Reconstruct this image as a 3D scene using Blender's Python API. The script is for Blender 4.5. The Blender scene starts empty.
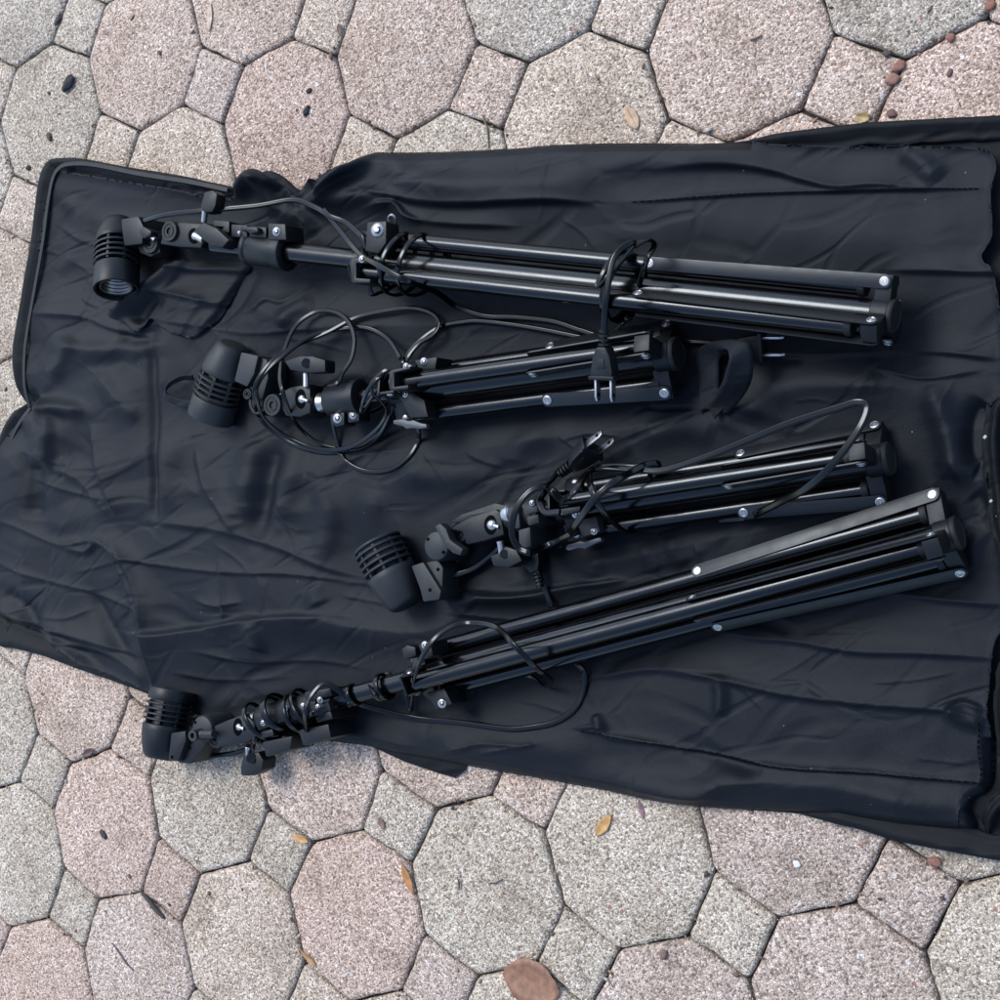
import bpy, bmesh, math, random
import numpy as np
from mathutils import Vector, Matrix
random.seed(4); rng = np.random.default_rng(4)
SC = bpy.context.scene
COL = SC.collection

# ------------------------------------------------------------------ survey of the place
PITCH = 0.135                                  # paver pitch in metres
RC = np.array([[0.8044465014, 0.2611485155, 0.5335421999],
               [-0.3144267942, 0.9492345669, 0.0094619254],
               [-0.5039857314, -0.1753715762, 0.8457205169]])
CU = np.array([6.3070483058, 5.4280787493, -7.5272395300])
F = 1513.96
def _ray(x, y):
    return RC.T @ np.array([(x-500)/F, (y-500)/F, 1.0])
_d = _ray(500, 500); _o = CU + _d*(-CU[2]/_d[2]); U0, V0 = _o[0], _o[1]
def P(x, y, z=0.0):                            # surveyed point at height z (mm)
    d = _ray(x, y); w = -z*0.001/PITCH
    q = CU + d*((w-CU[2])/d[2])
    return Vector(((q[0]-U0)*PITCH, -(q[1]-V0)*PITCH, z*0.001))
def PN(x, y, z):                               # arrays
    n = np.stack([(x-500)/F, (y-500)/F, np.ones_like(x)], -1) @ RC
    w = -z*0.001/PITCH; s = (w-CU[2])/n[..., 2]
    return np.stack([(CU[0]+n[..., 0]*s-U0)*PITCH, -(CU[1]+n[..., 1]*s-V0)*PITCH, z*0.001+0*s], -1)
def pix(v):
    q = RC @ (np.array([v[0]/PITCH+U0, -v[1]/PITCH+V0, -v[2]/PITCH]) - CU)
    return 500+F*q[0]/q[2], 500+F*q[1]/q[2]
def psz(x, y, z=0):
    return (P(x, y+1, z)-P(x, y, z)).length
Z = Vector((0, 0, 1))

# ------------------------------------------------------------------ materials
def mat(name, col, rough=0.5, metal=0.0, spec=0.5, bump=None, sheen=0.0, var=None, coat=0.0):
    m = bpy.data.materials.new(name); m.use_nodes = True
    nt = m.node_tree; b = nt.nodes['Principled BSDF']; b.inputs['Specular Tint'].default_value = (1, 1, 1, 1) if metal or max(col) > .05 else (.82, .92, 1, 1)
    b.inputs['Base Color'].default_value = (*col, 1); b.inputs['Roughness'].default_value = rough
    b.inputs['Metallic'].default_value = metal; b.inputs['Specular IOR Level'].default_value = spec
    b.inputs['Sheen Weight'].default_value = sheen; b.inputs['Coat Weight'].default_value = coat
    tc = nt.nodes.new('ShaderNodeTexCoord')
    if var:
        n = nt.nodes.new('ShaderNodeTexNoise'); n.inputs['Scale'].default_value = var[0]; n.inputs['Detail'].default_value = 4
        r = nt.nodes.new('ShaderNodeMapRange'); r.inputs['To Min'].default_value = rough-var[1]; r.inputs['To Max'].default_value = rough+var[1]
        r.inputs['From Min'].default_value = .3; r.inputs['From Max'].default_value = .7
        nt.links.new(tc.outputs['Object'], n.inputs['Vector']); nt.links.new(n.outputs['Fac'], r.inputs['Value'])
        nt.links.new(r.outputs[0], b.inputs['Roughness'])
    if bump:
        n = nt.nodes.new('ShaderNodeTexNoise'); n.inputs['Scale'].default_value = bump[0]; n.inputs['Detail'].default_value = 3
        k = nt.nodes.new('ShaderNodeBump'); k.inputs['Strength'].default_value = bump[1]; k.inputs['Distance'].default_value = bump[2]
        nt.links.new(tc.outputs['Object'], n.inputs['Vector']); nt.links.new(n.outputs['Fac'], k.inputs['Height'])
        nt.links.new(k.outputs[0], b.inputs['Normal'])
    return m
M = {}
M['paint'] = mat('black_enamel', (.0010, .0012, .0016), .18, spec=.38, var=(60, .05), bump=(900, .08, .0004))
M['strap_metal'] = mat('black_satin_strip', (.0048, .0056, .0066), .40, spec=.36, var=(80, .05), bump=(1200, .06, .0003))
M['plastic'] = mat('black_matte_plastic', (.0032, .0038, .0044), .46, spec=.27, bump=(1500, .25, .0005), var=(90, .06))
M['plastic_grey'] = mat('charcoal_plastic', (.0125, .0138, .0146), .52, spec=.3, bump=(1500, .25, .0005))
M['lever'] = mat('grey_plastic', (.030, .034, .040), .45, bump=(1500, .2, .0005))
M['rubber'] = mat('black_rubber', (.005, .0048, .0048), .6, spec=.3, bump=(1800, .3, .0005))
M['cord'] = mat('black_vinyl', (.0010, .0011, .0013), .15, spec=.27, var=(40, .03))
M['steel'] = mat('zinc_steel', (.34, .35, .355), .36, metal=1, var=(200, .1), bump=(900, .15, .0004))
M['silver'] = mat('socket_metal', (.20, .19, .175), .36, metal=1)
M['hole'] = mat('hole_shade_and_thread', (.0008, .0008, .0009), .8, spec=.04)  # near-black paints the shade inside holes; also colours the stitching thread

def cloth_mat(name, col, rough, weave=.28):
    m = mat(name, col, rough, spec=.145, sheen=.015)
    nt = m.node_tree; b = nt.nodes['Principled BSDF']
    b.inputs['Sheen Roughness'].default_value = .4
    b.inputs['Sheen Tint'].default_value = (.55, .65, .85, 1)
    tc = nt.nodes.new('ShaderNodeTexCoord')
    h = []
    for dr in ('X', 'Y'):
        w = nt.nodes.new('ShaderNodeTexWave'); w.bands_direction = dr; w.inputs['Scale'].default_value = 330
        w.inputs['Distortion'].default_value = 1.0
        nt.links.new(tc.outputs['Object'], w.inputs['Vector']); h.append(w)
    mx = nt.nodes.new('ShaderNodeMath'); mx.operation = 'MAXIMUM'
    nt.links.new(h[0].outputs['Fac'], mx.inputs[0]); nt.links.new(h[1].outputs['Fac'], mx.inputs[1])
    n = nt.nodes.new('ShaderNodeTexNoise'); n.inputs['Scale'].default_value = 260; n.inputs['Detail'].default_value = 3
    nt.links.new(tc.outputs['Object'], n.inputs['Vector'])
    ad = nt.nodes.new('ShaderNodeMath'); ad.operation = 'ADD'
    nt.links.new(mx.outputs[0], ad.inputs[0]); nt.links.new(n.outputs['Fac'], ad.inputs[1])
    k = nt.nodes.new('ShaderNodeBump'); k.inputs['Strength'].default_value = weave; k.inputs['Distance'].default_value = .0005
    nt.links.new(ad.outputs[0], k.inputs['Height'])
    n2 = nt.nodes.new('ShaderNodeTexNoise'); n2.inputs['Scale'].default_value = 42; n2.inputs['Detail'].default_value = 5
    n2.inputs['Distortion'].default_value = .8
    nt.links.new(tc.outputs['Object'], n2.inputs['Vector'])
    k2 = nt.nodes.new('ShaderNodeBump'); k2.inputs['Strength'].default_value = .07; k2.inputs['Distance'].default_value = .003
    nt.links.new(n2.outputs['Fac'], k2.inputs['Height']); nt.links.new(k.outputs[0], k2.inputs['Normal'])
    nz = nt.nodes.new('ShaderNodeTexNoise'); nz.inputs['Scale'].default_value = 5; nz.inputs['Detail'].default_value = 2
    nt.links.new(tc.outputs['Object'], nz.inputs['Vector'])
    wv = nt.nodes.new('ShaderNodeVectorMath'); wv.operation = 'MULTIPLY_ADD'; wv.inputs[1].default_value = (.09, .09, 0)
    nt.links.new(nz.outputs['Color'], wv.inputs[0]); nt.links.new(tc.outputs['Object'], wv.inputs[2])
    last = k2
    for q, (scl, dst) in enumerate(((11, .0016), (24, .0007))):               # packing creases pressed into the nylon
        ve = nt.nodes.new('ShaderNodeTexVoronoi'); ve.feature = 'DISTANCE_TO_EDGE'; ve.inputs['Scale'].default_value = scl
        mp_ = nt.nodes.new('ShaderNodeMapping'); mp_.inputs['Rotation'].default_value = (0, 0, .4+q); mp_.inputs['Scale'].default_value = (.55, 1.25, 0)
        nt.links.new(wv.outputs[0], mp_.inputs[0]); nt.links.new(mp_.outputs[0], ve.inputs['Vector'])
        cl_ = nt.nodes.new('ShaderNodeMapRange'); cl_.inputs['From Max'].default_value = .10; cl_.interpolation_type = 'SMOOTHERSTEP'
        nt.links.new(ve.outputs['Distance'], cl_.inputs['Value'])
        ms = nt.nodes.new('ShaderNodeTexNoise'); ms.inputs['Scale'].default_value = 7+4*q; ms.inputs['Detail'].default_value = 2
        nt.links.new(tc.outputs['Object'], ms.inputs['Vector'])
        mr = nt.nodes.new('ShaderNodeMapRange'); mr.inputs['From Min'].default_value = .42; mr.inputs['From Max'].default_value = .66
        nt.links.new(ms.outputs['Fac'], mr.inputs['Value'])
        kb = nt.nodes.new('ShaderNodeBump'); kb.inputs['Distance'].default_value = dst
        nt.links.new(mr.outputs[0], kb.inputs['Strength']); nt.links.new(cl_.outputs[0], kb.inputs['Height']); nt.links.new(last.outputs[0], kb.inputs['Normal'])
        last = kb
    nt.links.new(last.outputs[0], b.inputs['Normal'])
    v = nt.nodes.new('ShaderNodeTexVoronoi'); v.inputs['Scale'].default_value = 42; nt.links.new(tc.outputs['Object'], v.inputs['Vector'])
    lt = nt.nodes.new('ShaderNodeMath'); lt.operation = 'LESS_THAN'; lt.inputs[1].default_value = .022; nt.links.new(v.outputs['Distance'], lt.inputs[0])
    mx2 = nt.nodes.new('ShaderNodeMix'); mx2.data_type = 'RGBA'; mx2.inputs[6].default_value = (*col, 1); mx2.inputs[7].default_value = (.11, .12, .13, 1)
    nt.links.new(lt.outputs[0], mx2.inputs['Factor']); nt.links.new(mx2.outputs[2], b.inputs['Base Color'])
    return m
M['cloth'] = cloth_mat('black_nylon', (.0029, .0039, .0062), .48)
M['cloth_dark'] = cloth_mat('black_canvas', (.0030, .0035, .0043), .62, .25)
M['web'] = cloth_mat('black_webbing', (.0095, .0112, .0145), .6, .5)

def paver_mat():
    m = bpy.data.materials.new('exposed_aggregate'); m.use_nodes = True
    nt = m.node_tree; L = nt.links; b = nt.nodes['Principled BSDF']; b.inputs['Roughness'].default_value = .85
    b.inputs['Specular IOR Level'].default_value = .3
    tc = nt.nodes.new('ShaderNodeTexCoord')
    at = nt.nodes.new('ShaderNodeAttribute'); at.attribute_name = 'tint'
    def vor(scale, feat='F1', rnd=1):
        v = nt.nodes.new('ShaderNodeTexVoronoi'); v.feature = feat; v.inputs['Scale'].default_value = scale
        v.inputs['Randomness'].default_value = rnd; L.new(tc.outputs['Object'], v.inputs['Vector']); return v
    def ramp(src, stops):
        r = nt.nodes.new('ShaderNodeValToRGB'); e = r.color_ramp.elements
        e[0].position, e[0].color = stops[0][0], (*stops[0][1], 1); e[1].position, e[1].color = stops[-1][0], (*stops[-1][1], 1)
        for p, c in stops[1:-1]:
            q = e.new(p); q.color = (*c, 1)
        L.new(src, r.inputs[0]); return r
    def mix(mode, fac, a, c):
        x = nt.nodes.new('ShaderNodeMix'); x.data_type = 'RGBA'; x.blend_type = mode
        if isinstance(fac, float): x.inputs['Factor'].default_value = fac
        else: L.new(fac, x.inputs['Factor'])
        for s, k in ((a, 'A'), (c, 'B')):
            if isinstance(s, tuple): x.inputs[6 if k == 'A' else 7].default_value = (*s, 1)
            else: L.new(s, x.inputs[6 if k == 'A' else 7])
        return x.outputs[2]
    v1 = vor(540); v2 = vor(210); e1 = vor(540, 'DISTANCE_TO_EDGE')
    sep = nt.nodes.new('ShaderNodeSeparateColor'); L.new(v1.outputs['Color'], sep.inputs[0])
    r1 = ramp(sep.outputs[0], [(0, (.42, .39, .37)), (.15, (.68, .65, .63)), (.5, (.98, .96, .94)), (.82, (1.14, 1.13, 1.11)), (1, (1.45, 1.45, 1.43))])
    c = mix('MULTIPLY', 1.0, at.outputs['Color'], r1.outputs[0])
    # larger pebbles, sparse
    sep2 = nt.nodes.new('ShaderNodeSeparateColor'); L.new(v2.outputs['Color'], sep2.inputs[0])
    big = ramp(sep2.outputs[1], [(.90, (0, 0, 0)), (.93, (1, 1, 1))])
    bigc = ramp(sep2.outputs[2], [(0, (.30, .17, .13)), (.35, (.42, .33, .29)), (.7, (.55, .53, .51)), (1, (.66, .64, .62))])
    rad = ramp(v2.outputs['Distance'], [(.30, (1, 1, 1)), (.42, (0, 0, 0))])
    f = nt.nodes.new('ShaderNodeMath'); f.operation = 'MULTIPLY'; L.new(big.outputs[0], f.inputs[0]); L.new(rad.outputs[0], f.inputs[1])
    c = mix('MIX', f.outputs[0], c, bigc.outputs[0])
    gap = ramp(e1.outputs['Distance'], [(.0, (.42, .40, .39)), (.13, (1, 1, 1))])
    c = mix('MULTIPLY', .85, c, gap.outputs[0])
    n = nt.nodes.new('ShaderNodeTexNoise'); n.inputs['Scale'].default_value = 14; n.inputs['Detail'].default_value = 7; n.inputs['Roughness'].default_value = .65
    L.new(tc.outputs['Object'], n.inputs['Vector'])
    st = ramp(n.outputs['Fac'], [(.28, (.62, .585, .55)), (.45, (.91, .895, .87)), (.6, (1.02, 1.02, 1.02)), (.78, (1.1, 1.09, 1.07))])
    c = mix('MULTIPLY', 1.0, c, st.outputs[0])
    n3 = nt.nodes.new('ShaderNodeTexNoise'); n3.inputs['Scale'].default_value = 520; n3.inputs['Detail'].default_value = 2
    L.new(tc.outputs['Object'], n3.inputs['Vector'])
    pores = ramp(n3.outputs['Fac'], [(.36, (.26, .24, .23)), (.47, (1, 1, 1))])
    c = mix('MULTIPLY', .8, c, pores.outputs[0])
    L.new(c, b.inputs['Base Color'])
    hh = nt.nodes.new('ShaderNodeMath'); hh.operation = 'ADD'; L.new(e1.outputs['Distance'], hh.inputs[0]); L.new(n3.outputs['Fac'], hh.inputs[1])
    k = nt.nodes.new('ShaderNodeBump'); k.inputs['Strength'].default_value = .8; k.inputs['Distance'].default_value = .0016
    L.new(hh.outputs[0], k.inputs['Height']); L.new(k.outputs[0], b.inputs['Normal'])
    return m
M['paver'] = paver_mat()
M['soil'] = mat('joint_soil', (.028, .022, .018), .95, bump=(500, .8, .002))

# ------------------------------------------------------------------ object helpers
WL = {}
def tag(o, label=None, cat=None, group=None, kind=None):
    for k, v in (('label', label), ('category', cat), ('group', group), ('kind', kind)):
        if v: o[k] = v
    return o
def thing(name, loc, label, cat, group=None):
    o = bpy.data.objects.new(name, None); COL.objects.link(o); o.location = loc; o.empty_display_size = .02
    WL[o.name] = Vector(loc); return tag(o, label, cat, group)
def finish(bm, name, mats, parent=None, smooth=40, origin=None):
    me = bpy.data.meshes.new(name)
    bmesh.ops.recalc_face_normals(bm, faces=bm.faces)
    n = max(1, len(bm.verts)); c = Vector(origin) if origin is not None else sum((v.co for v in bm.verts), Vector())/n
    bmesh.ops.translate(bm, verts=bm.verts, vec=-c)
    bm.to_mesh(me); bm.free()
    return link(me, name, mats, parent, c, smooth)
def link(me, name, mats, parent, c, smooth=40):
    for mm in (mats if isinstance(mats, (list, tuple)) else [mats]): me.materials.append(M[mm] if isinstance(mm, str) else mm)
    me.polygons.foreach_set('use_smooth', [True]*len(me.polygons))
    if smooth: me.set_sharp_from_angle(angle=math.radians(smooth))
    o = bpy.data.objects.new(name, me); COL.objects.link(o)
    if parent is not None:
        o.parent = parent; o.location = c - WL[parent.name]
    else: o.location = c
    WL[o.name] = Vector(c)
    return o
def B(): return bmesh.new()
def merge(bm, t):
    me = bpy.data.meshes.new('tmp'); t.to_mesh(me); t.free(); bm.from_mesh(me); bpy.data.meshes.remove(me)
def frame(t, ref=Z):
    t = t.normalized(); s = t.cross(ref)
    if s.length < .05: s = t.cross(Vector((1, 0, 0)))
    s.normalize(); return t, s, s.cross(t)
def smooth_path(pts, n=7):
    out = []
    q = [pts[0]+(pts[0]-pts[1])] + list(pts) + [pts[-1]+(pts[-1]-pts[-2])]
    for i in range(1, len(q)-2):
        p0, p1, p2, p3 = q[i-1:i+3]
        for k in range(n):
            t = k/n
            out.append(.5*((2*p1)+(p2-p0)*t+(2*p0-5*p1+4*p2-p3)*t*t+(3*p1-p0-3*p2+p3)*t**3))
    out.append(pts[-1]); return out
def sweep(bm, pts, prof, mi=0, caps=True, relax=.25, scale=None, s0=None):
    n = len(pts); prev = s0; rings = []
    for i, p in enumerate(pts):
        t = (pts[min(i+1, n-1)]-pts[max(i-1, 0)])
        if t.length < 1e-9: t = Vector((1, 0, 0))
        t.normalize(); h = t.cross(Z)
        if prev is None: s = h if h.length > .05 else t.cross(Vector((1, 0, 0)))
        else:
            s = prev - t*prev.dot(t)
            if h.length > .05:
                hh = h.normalized()
                if hh.dot(s) < 0: hh = -hh
                s = s.normalized()*(1-relax*h.length)+hh*relax*h.length
        s.normalize(); prev = s; u = s.cross(t)
        k = scale[i] if scale else 1
        rings.append([bm.verts.new(p+s*a*k+u*b*k) for a, b in prof])
    m = len(prof)
    for a, b in zip(rings, rings[1:]):
        for j in range(m):
            f = bm.faces.new((a[j], a[(j+1) % m], b[(j+1) % m], b[j])); f.material_index = mi
    if caps:
        for r in (rings[0], rings[-1]):
            f = bm.faces.new(r); f.material_index = mi
def circ(r, n=14): return [(r*math.cos(2*math.pi*k/n), r*math.sin(2*math.pi*k/n)) for k in range(n)]
def tube(bm, pts, r, n=16, mi=0, scale=None): sweep(bm, pts, circ(r, n), mi, scale=scale, relax=0)
def twin(r):                                    # two-core flat cord section
    o = []
    for k in range(7): a = -math.pi*.62+k*math.pi*1.24/6; o.append((r*.92+r*math.cos(a), r*math.sin(a)))
    for k in range(7): a = math.pi-math.pi*.62+k*math.pi*1.24/6; o.append((-r*.92+r*math.cos(a), r*math.sin(a)))
    return o
def lathe(bm, a, d, prof, n=28, mi=0):          # prof: (along, radius) in metres
    t, s, u = frame(d); rings = []
    for l, r in prof:
        c = a+t*l
        if r < 1e-6: rings.append([bm.verts.new(c)])
        else: rings.append([bm.verts.new(c+(s*math.cos(2*math.pi*k/n)+u*math.sin(2*math.pi*k/n))*r) for k in range(n)])
    for p, q in zip(rings, rings[1:]):
        for k in range(n):
            l = (k+1) % n
            if len(p) == 1 and len(q) == 1: continue
            if len(p) == 1: vs = (p[0], q[l], q[k])
            elif len(q) == 1: vs = (p[k], p[l], q[0])
            else: vs = (p[k], p[l], q[l], q[k])
            bm.faces.new(vs).material_index = mi
def cyl(bm, a, b, r, n=20, mi=0, bev=.12):
    L = (b-a).length; e = min(r, L)*bev
    lathe(bm, a, b-a, [(0, 0), (0, r-e), (e, r), (L-e, r), (L, r-e), (L, 0)], n, mi)
def box(bm, c, ax, ay, az, dx, dy, dz, bev=.0006, mi=0):
    t = bmesh.new(); bmesh.ops.create_cube(t, size=1)
    mtx = Matrix(((ax.x*dx, ay.x*dy, az.x*dz, c.x), (ax.y*dx, ay.y*dy, az.y*dz, c.y), (ax.z*dx, ay.z*dy, az.z*dz, c.z), (0, 0, 0, 1)))
    bmesh.ops.transform(t, matrix=mtx, verts=t.verts)
    if bev: bmesh.ops.bevel(t, geom=t.edges[:], offset=bev, segments=2, affect='EDGES', profile=.6)
    for f in t.faces: f.material_index = mi
    merge(bm, t)
def prism(bm, top, depth, bev=.0006, mi=0):     # top: world polygon, depth: extrusion vector
    t = bmesh.new(); a = [t.verts.new(p) for p in top]; b = [t.verts.new(p+depth) for p in top]
    n = len(a); t.faces.new(a); t.faces.new(b[::-1])
    for k in range(n): t.faces.new((a[k], b[k], b[(k+1) % n], a[(k+1) % n]))
    bmesh.ops.recalc_face_normals(t, faces=t.faces)
    if bev: bmesh.ops.bevel(t, geom=t.edges[:], offset=bev, segments=2, affect='EDGES', profile=.6)
    for f in t.faces: f.material_index = mi
    merge(bm, t)
def ppoly(bm, pts, z1, z0, bev=.0008, mi=0):    # outline surveyed at height z1, going down to z0
    prism(bm, [P(x, y, z1) for x, y in pts], Vector((0, 0, (z0-z1)*.001)), bev, mi)
def disc_px(cx, cy, r, n=20, ry=None):
    return [(cx+r*math.cos(2*math.pi*k/n), cy+(ry or r)*math.sin(2*math.pi*k/n)) for k in range(n)]
def dome(bm, c, nrm, r, h, mi=0, n=14):
    lathe(bm, c, nrm, [(0, 0), (0, r), (h*.35, r*.95), (h*.75, r*.7), (h, r*.3), (h, 0)], n, mi)

# ------------------------------------------------------------------ paving
MEAS = [(200,46,0,0,'t'),(241.4,64.6,0,0,'r'),(221,124,0,0,'b'),(181,104.7,0,0,'l'),(87.7,57,-1,-1,'b'),(104.7,3.4,-1,-1,'r'),(51,42.5,-1,-1,'l'),(98.6,112,-1,0,'t'),(137.7,131,-1,0,'r'),(15.3,67.3,-2,-1,'r'),(12,175,-2,0,'t'),(46,190,-2,0,'r'),(30,244,-2,0,'b'),(290.7,38,1,0,'l'),(335,56,1,0,'b'),(348.7,114,1,1,'t'),(395.3,138.7,1,1,'r'),(447,109.5,2,1,'l'),(475,42.5,2,1,'t'),(526.5,62,2,1,'r'),(500,128.5,2,1,'b'),(586.7,30,3,1,'l'),(644.5,50,3,1,'b'),(666,118,3,2,'t'),(800,108.8,4,2,'l'),(833.4,33.3,4,2,'t'),(904,58.5,4,2,'r'),(984.7,17.7,5,2,'l'),(380,770.5,0,5,'t'),(435,809.6,0,5,'r'),(409,864,0,5,'b'),(361,830,0,5,'l'),(489,796,1,5,'l'),(542.5,831.7,1,5,'b'),(423.5,935.4,0,6,'t'),(476,977,0,6,'r'),(563,907.5,1,6,'t'),(618,950,1,6,'r'),(713.4,871,2,6,'t'),(777,918,2,6,'r'),(748,981,2,6,'b'),(687,937,2,6,'l'),(853,905,3,6,'l'),(923.5,952,3,6,'b'),(960,884,3,6,'r'),(888,837,3,6,'t'),(266.5,809,-1,5,'t'),(310.5,843,-1,5,'r'),(287.4,894,-1,5,'b'),(246.7,862,-1,5,'l'),(156.7,838,-2,5,'t'),(198,874,-2,5,'r'),(179.4,924,-2,5,'b'),(140.5,892,-2,5,'l'),(63,869,-3,5,'t'),(97.3,900,-3,5,'r'),(82,949,-3,5,'b'),(46.8,918,-3,5,'l'),(36,733,-3,4,'t'),(69.5,763,-3,4,'r'),(52.2,809,-3,4,'b'),(18,782,-3,4,'l'),(108,749,-2,4,'l'),(147.7,778,-2,4,'b'),(9,928,-4,5,'r')]
OV = {(i, j, v): P(x, y) for x, y, i, j, v in MEAS}
DD = .2929
def lat(i, j, v):
    if (i, j, v) in OV: return OV[(i, j, v)].copy()
    a, b = {'t': (0, -DD), 'r': (DD, 0), 'b': (0, DD), 'l': (-DD, 0)}[v]
    r = random.Random(i*7919+j*104729+ord(v))
    return Vector(((i+.5+a-U0)*PITCH+r.uniform(-.0012, .0012), -(j+.5+b-V0)*PITCH+r.uniform(-.0012, .0012), 0))
PINK, ROSE, MAUVE, GREY, BUFF, BLUE = (.480, .400, .338), (.484, .390, .332), (.458, .394, .345), (.452, .412, .345), (.482, .420, .348), (.440, .408, .352)
KNOWN = [(25,20,BLUE),(55,100,GREY),(145,55,PINK),(265,15,PINK),(285,110,ROSE),(190,160,BUFF),(410,65,PINK),(530,15,BLUE),(585,95,BUFF),(735,60,PINK),(905,20,BLUE),(950,90,ROSE),(105,825,ROSE),(205,810,GREY),(355,915,ROSE),(240,935,BUFF),(40,960,ROSE),(135,950,MAUVE),(80,715,PINK),(485,885,GREY),(620,855,GREY),(790,860,MAUVE),(700,985,MAUVE),(850,960,MAUVE),(975,940,GREY),(15,850,GREY),(15,720,GREY),(320,780,PINK),(440,770,PINK),
         (395,815,GREY),(575,950,GREY),(525,795,PINK),(715,930,GREY),(905,895,MAUVE),(170,885,ROSE),(280,850,GREY),(72,910,GREY),(45,775,GREY),(210,85,MAUVE),(485,85,PINK),(850,85,PINK),(20,215,BUFF),(430,970,MAUVE),(130,735,PINK),(370,150,BUFF),(115,140,BUFF)]
KW = [(P(x, y), c) for x, y, c in KNOWN]
def tint(c):
    best = min(KW, key=lambda k: (k[0]-c).length)
    r = random.Random(int(c.x*1e4)*31+int(c.y*1e4))
    col = best[1] if (best[0]-c).length < .05 else r.choice([PINK, ROSE, MAUVE, GREY, BUFF])
    s = r.uniform(.95, 1.05); return tuple(x*s for x in col)
pv, pf, pc = [], [], []
def paver(poly):
    c = sum(poly, Vector())/len(poly); n = len(poly); ring = []
    rr = random.Random(int(c.x*1e4)*17+int(c.y*1e4))
    cut = .004
    for k in range(n):                                 # rounded corners and slightly uneven edges
        a, p, b = poly[k-1], poly[k], poly[(k+1) % n]
        q0 = p+(a-p).normalized()*cut; q1 = p+(b-p).normalized()*cut
        ring += [q0, (q0+q1)*.25+p*.5, q1]
        L = (b-p).length; m = max(1, int(L/.009))
        for s in range(1, m):
            t = cut+(L-2*cut)*s/m; ring.append(p+(b-p).normalized()*t)
    m = len(ring); base = len(pv)
    tx, ty, tz = rr.uniform(-.010, .010), rr.uniform(-.010, .010), rr.uniform(-.0005, .0002)
    p1, p2, p3 = (rr.uniform(0, 6.28) for _ in range(3)); mm_ = len(ring)
    jit = [rr.gauss(0, .0003)+.0005*(math.sin(2*math.pi*3*k/mm_+p1)+math.sin(2*math.pi*7*k/mm_+p2)*.7+.5*math.sin(2*math.pi*17*k/mm_+p3)+.35) for k in range(mm_)]
    lev = [(.0006, -.035), (.0005, -.0040), (.0011, -.0020), (.0026, -.0007), (.0056, 0)]
    for li, (ins, z) in enumerate(lev):
        for k, p in enumerate(ring):
            d = (c-p); l = d.length; q = p+d/l*max(.0001, ins+jit[k]*(1 if li < 3 else .7))
            pv.append((q.x, q.y, z+tz+tx*(q.x-c.x)+ty*(q.y-c.y)))
    col = tint(c)
    for li in range(len(lev)-1):
        for k in range(m):
            a = base+li*m; l = (k+1) % m
            pf.append((a+k, a+l, a+m+l, a+m+k)); pc.append(col)
    pf.append(tuple(base+(len(lev)-1)*m+k for k in range(m))); pc.append(col)
for i in range(-8, 12):
    for j in range(-6, 13):
        paver([lat(i, j, v) for v in 'trbl'][::-1])
        # octagon centred on (i, j)
        paver([lat(i-1, j-1, 'r'), lat(i, j-1, 'l'), lat(i, j-1, 'b'), lat(i, j, 't'), lat(i, j, 'l'), lat(i-1, j, 'r'), lat(i-1, j, 't'), lat(i-1, j-1, 'b')][::-1])
me = bpy.data.meshes.new('paving'); me.from_pydata(pv, [], pf)
a = me.attributes.new('tint', 'FLOAT_COLOR', 'FACE')
a.data.foreach_set('color', np.array([(*c, 1) for c in pc], 'f').ravel())
bmt = bmesh.new(); bmt.from_mesh(me); bmesh.ops.recalc_face_normals(bmt, faces=bmt.faces); bmt.to_mesh(me); bmt.free()
tag(link(me, 'paving', 'paver', None, Vector(), 50), kind='structure')
bm = B(); s = 30
bm.faces.new([bm.verts.new(p) for p in ((-s, -s, -.0075), (s, -s, -.0075), (s, s, -.0075), (-s, s, -.0075))])
tag(finish(bm, 'ground', 'soil', origin=(0, 0, 0)), kind='structure')

# grit, crumbs and leaf dust gathered along the joints
gv, gf, gc = [], [], []
gr = random.Random(77)
GCOL = [(.05, .04, .032), (.10, .07, .05), (.16, .10, .065), (.03, .027, .025), (.30, .27, .24), (.22, .13, .08)]
for n in range(5200):
    i, j = gr.randint(-6, 8), gr.randint(-2, 8); v = gr.choice('trbl')
    if gr.random() < .5: a_, b_ = lat(i, j, v), lat(i, j, {'t': 'r', 'r': 'b', 'b': 'l', 'l': 't'}[v])
    else: a_, b_ = (lat(i-1, j-1, 'r'), lat(i, j-1, 'l')) if gr.random() < .5 else (lat(i, j-1, 'b'), lat(i, j, 't'))
    t = gr.random(); p = a_+(b_-a_)*t+Vector((gr.gauss(0, .0022), gr.gauss(0, .0022), 0))
    if gr.random() < .16: p += Vector((gr.gauss(0, .03), gr.gauss(0, .03), 0))
    r0 = .0004+gr.random()**3*.0016; el = gr.uniform(1, 2.4); an = gr.uniform(0, 6.28); base = len(gv); cc = gr.choice(GCOL)
    for dx, dy, dz in ((1, 0, 0), (-1, 0, 0), (0, 1, 0), (0, -1, 0), (0, 0, .6), (0, 0, -.6)):
        x_, y_ = dx*r0*el*gr.uniform(.7, 1.2), dy*r0*gr.uniform(.7, 1.2)
        gv.append((p.x+x_*math.cos(an)-y_*math.sin(an), p.y+x_*math.sin(an)+y_*math.cos(an), r0*.35+dz*r0))
    for q in ((0, 2, 4), (2, 1, 4), (1, 3, 4), (3, 0, 4), (2, 0, 5), (1, 2, 5), (3, 1, 5), (0, 3, 5)): gf.append(tuple(base+k for k in q)); gc.append(cc)
me = bpy.data.meshes.new('grit'); me.from_pydata(gv, [], gf)
a = me.attributes.new('tint', 'FLOAT_COLOR', 'FACE'); a.data.foreach_set('color', np.array([(*c, 1) for c in gc], 'f').ravel())
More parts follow.
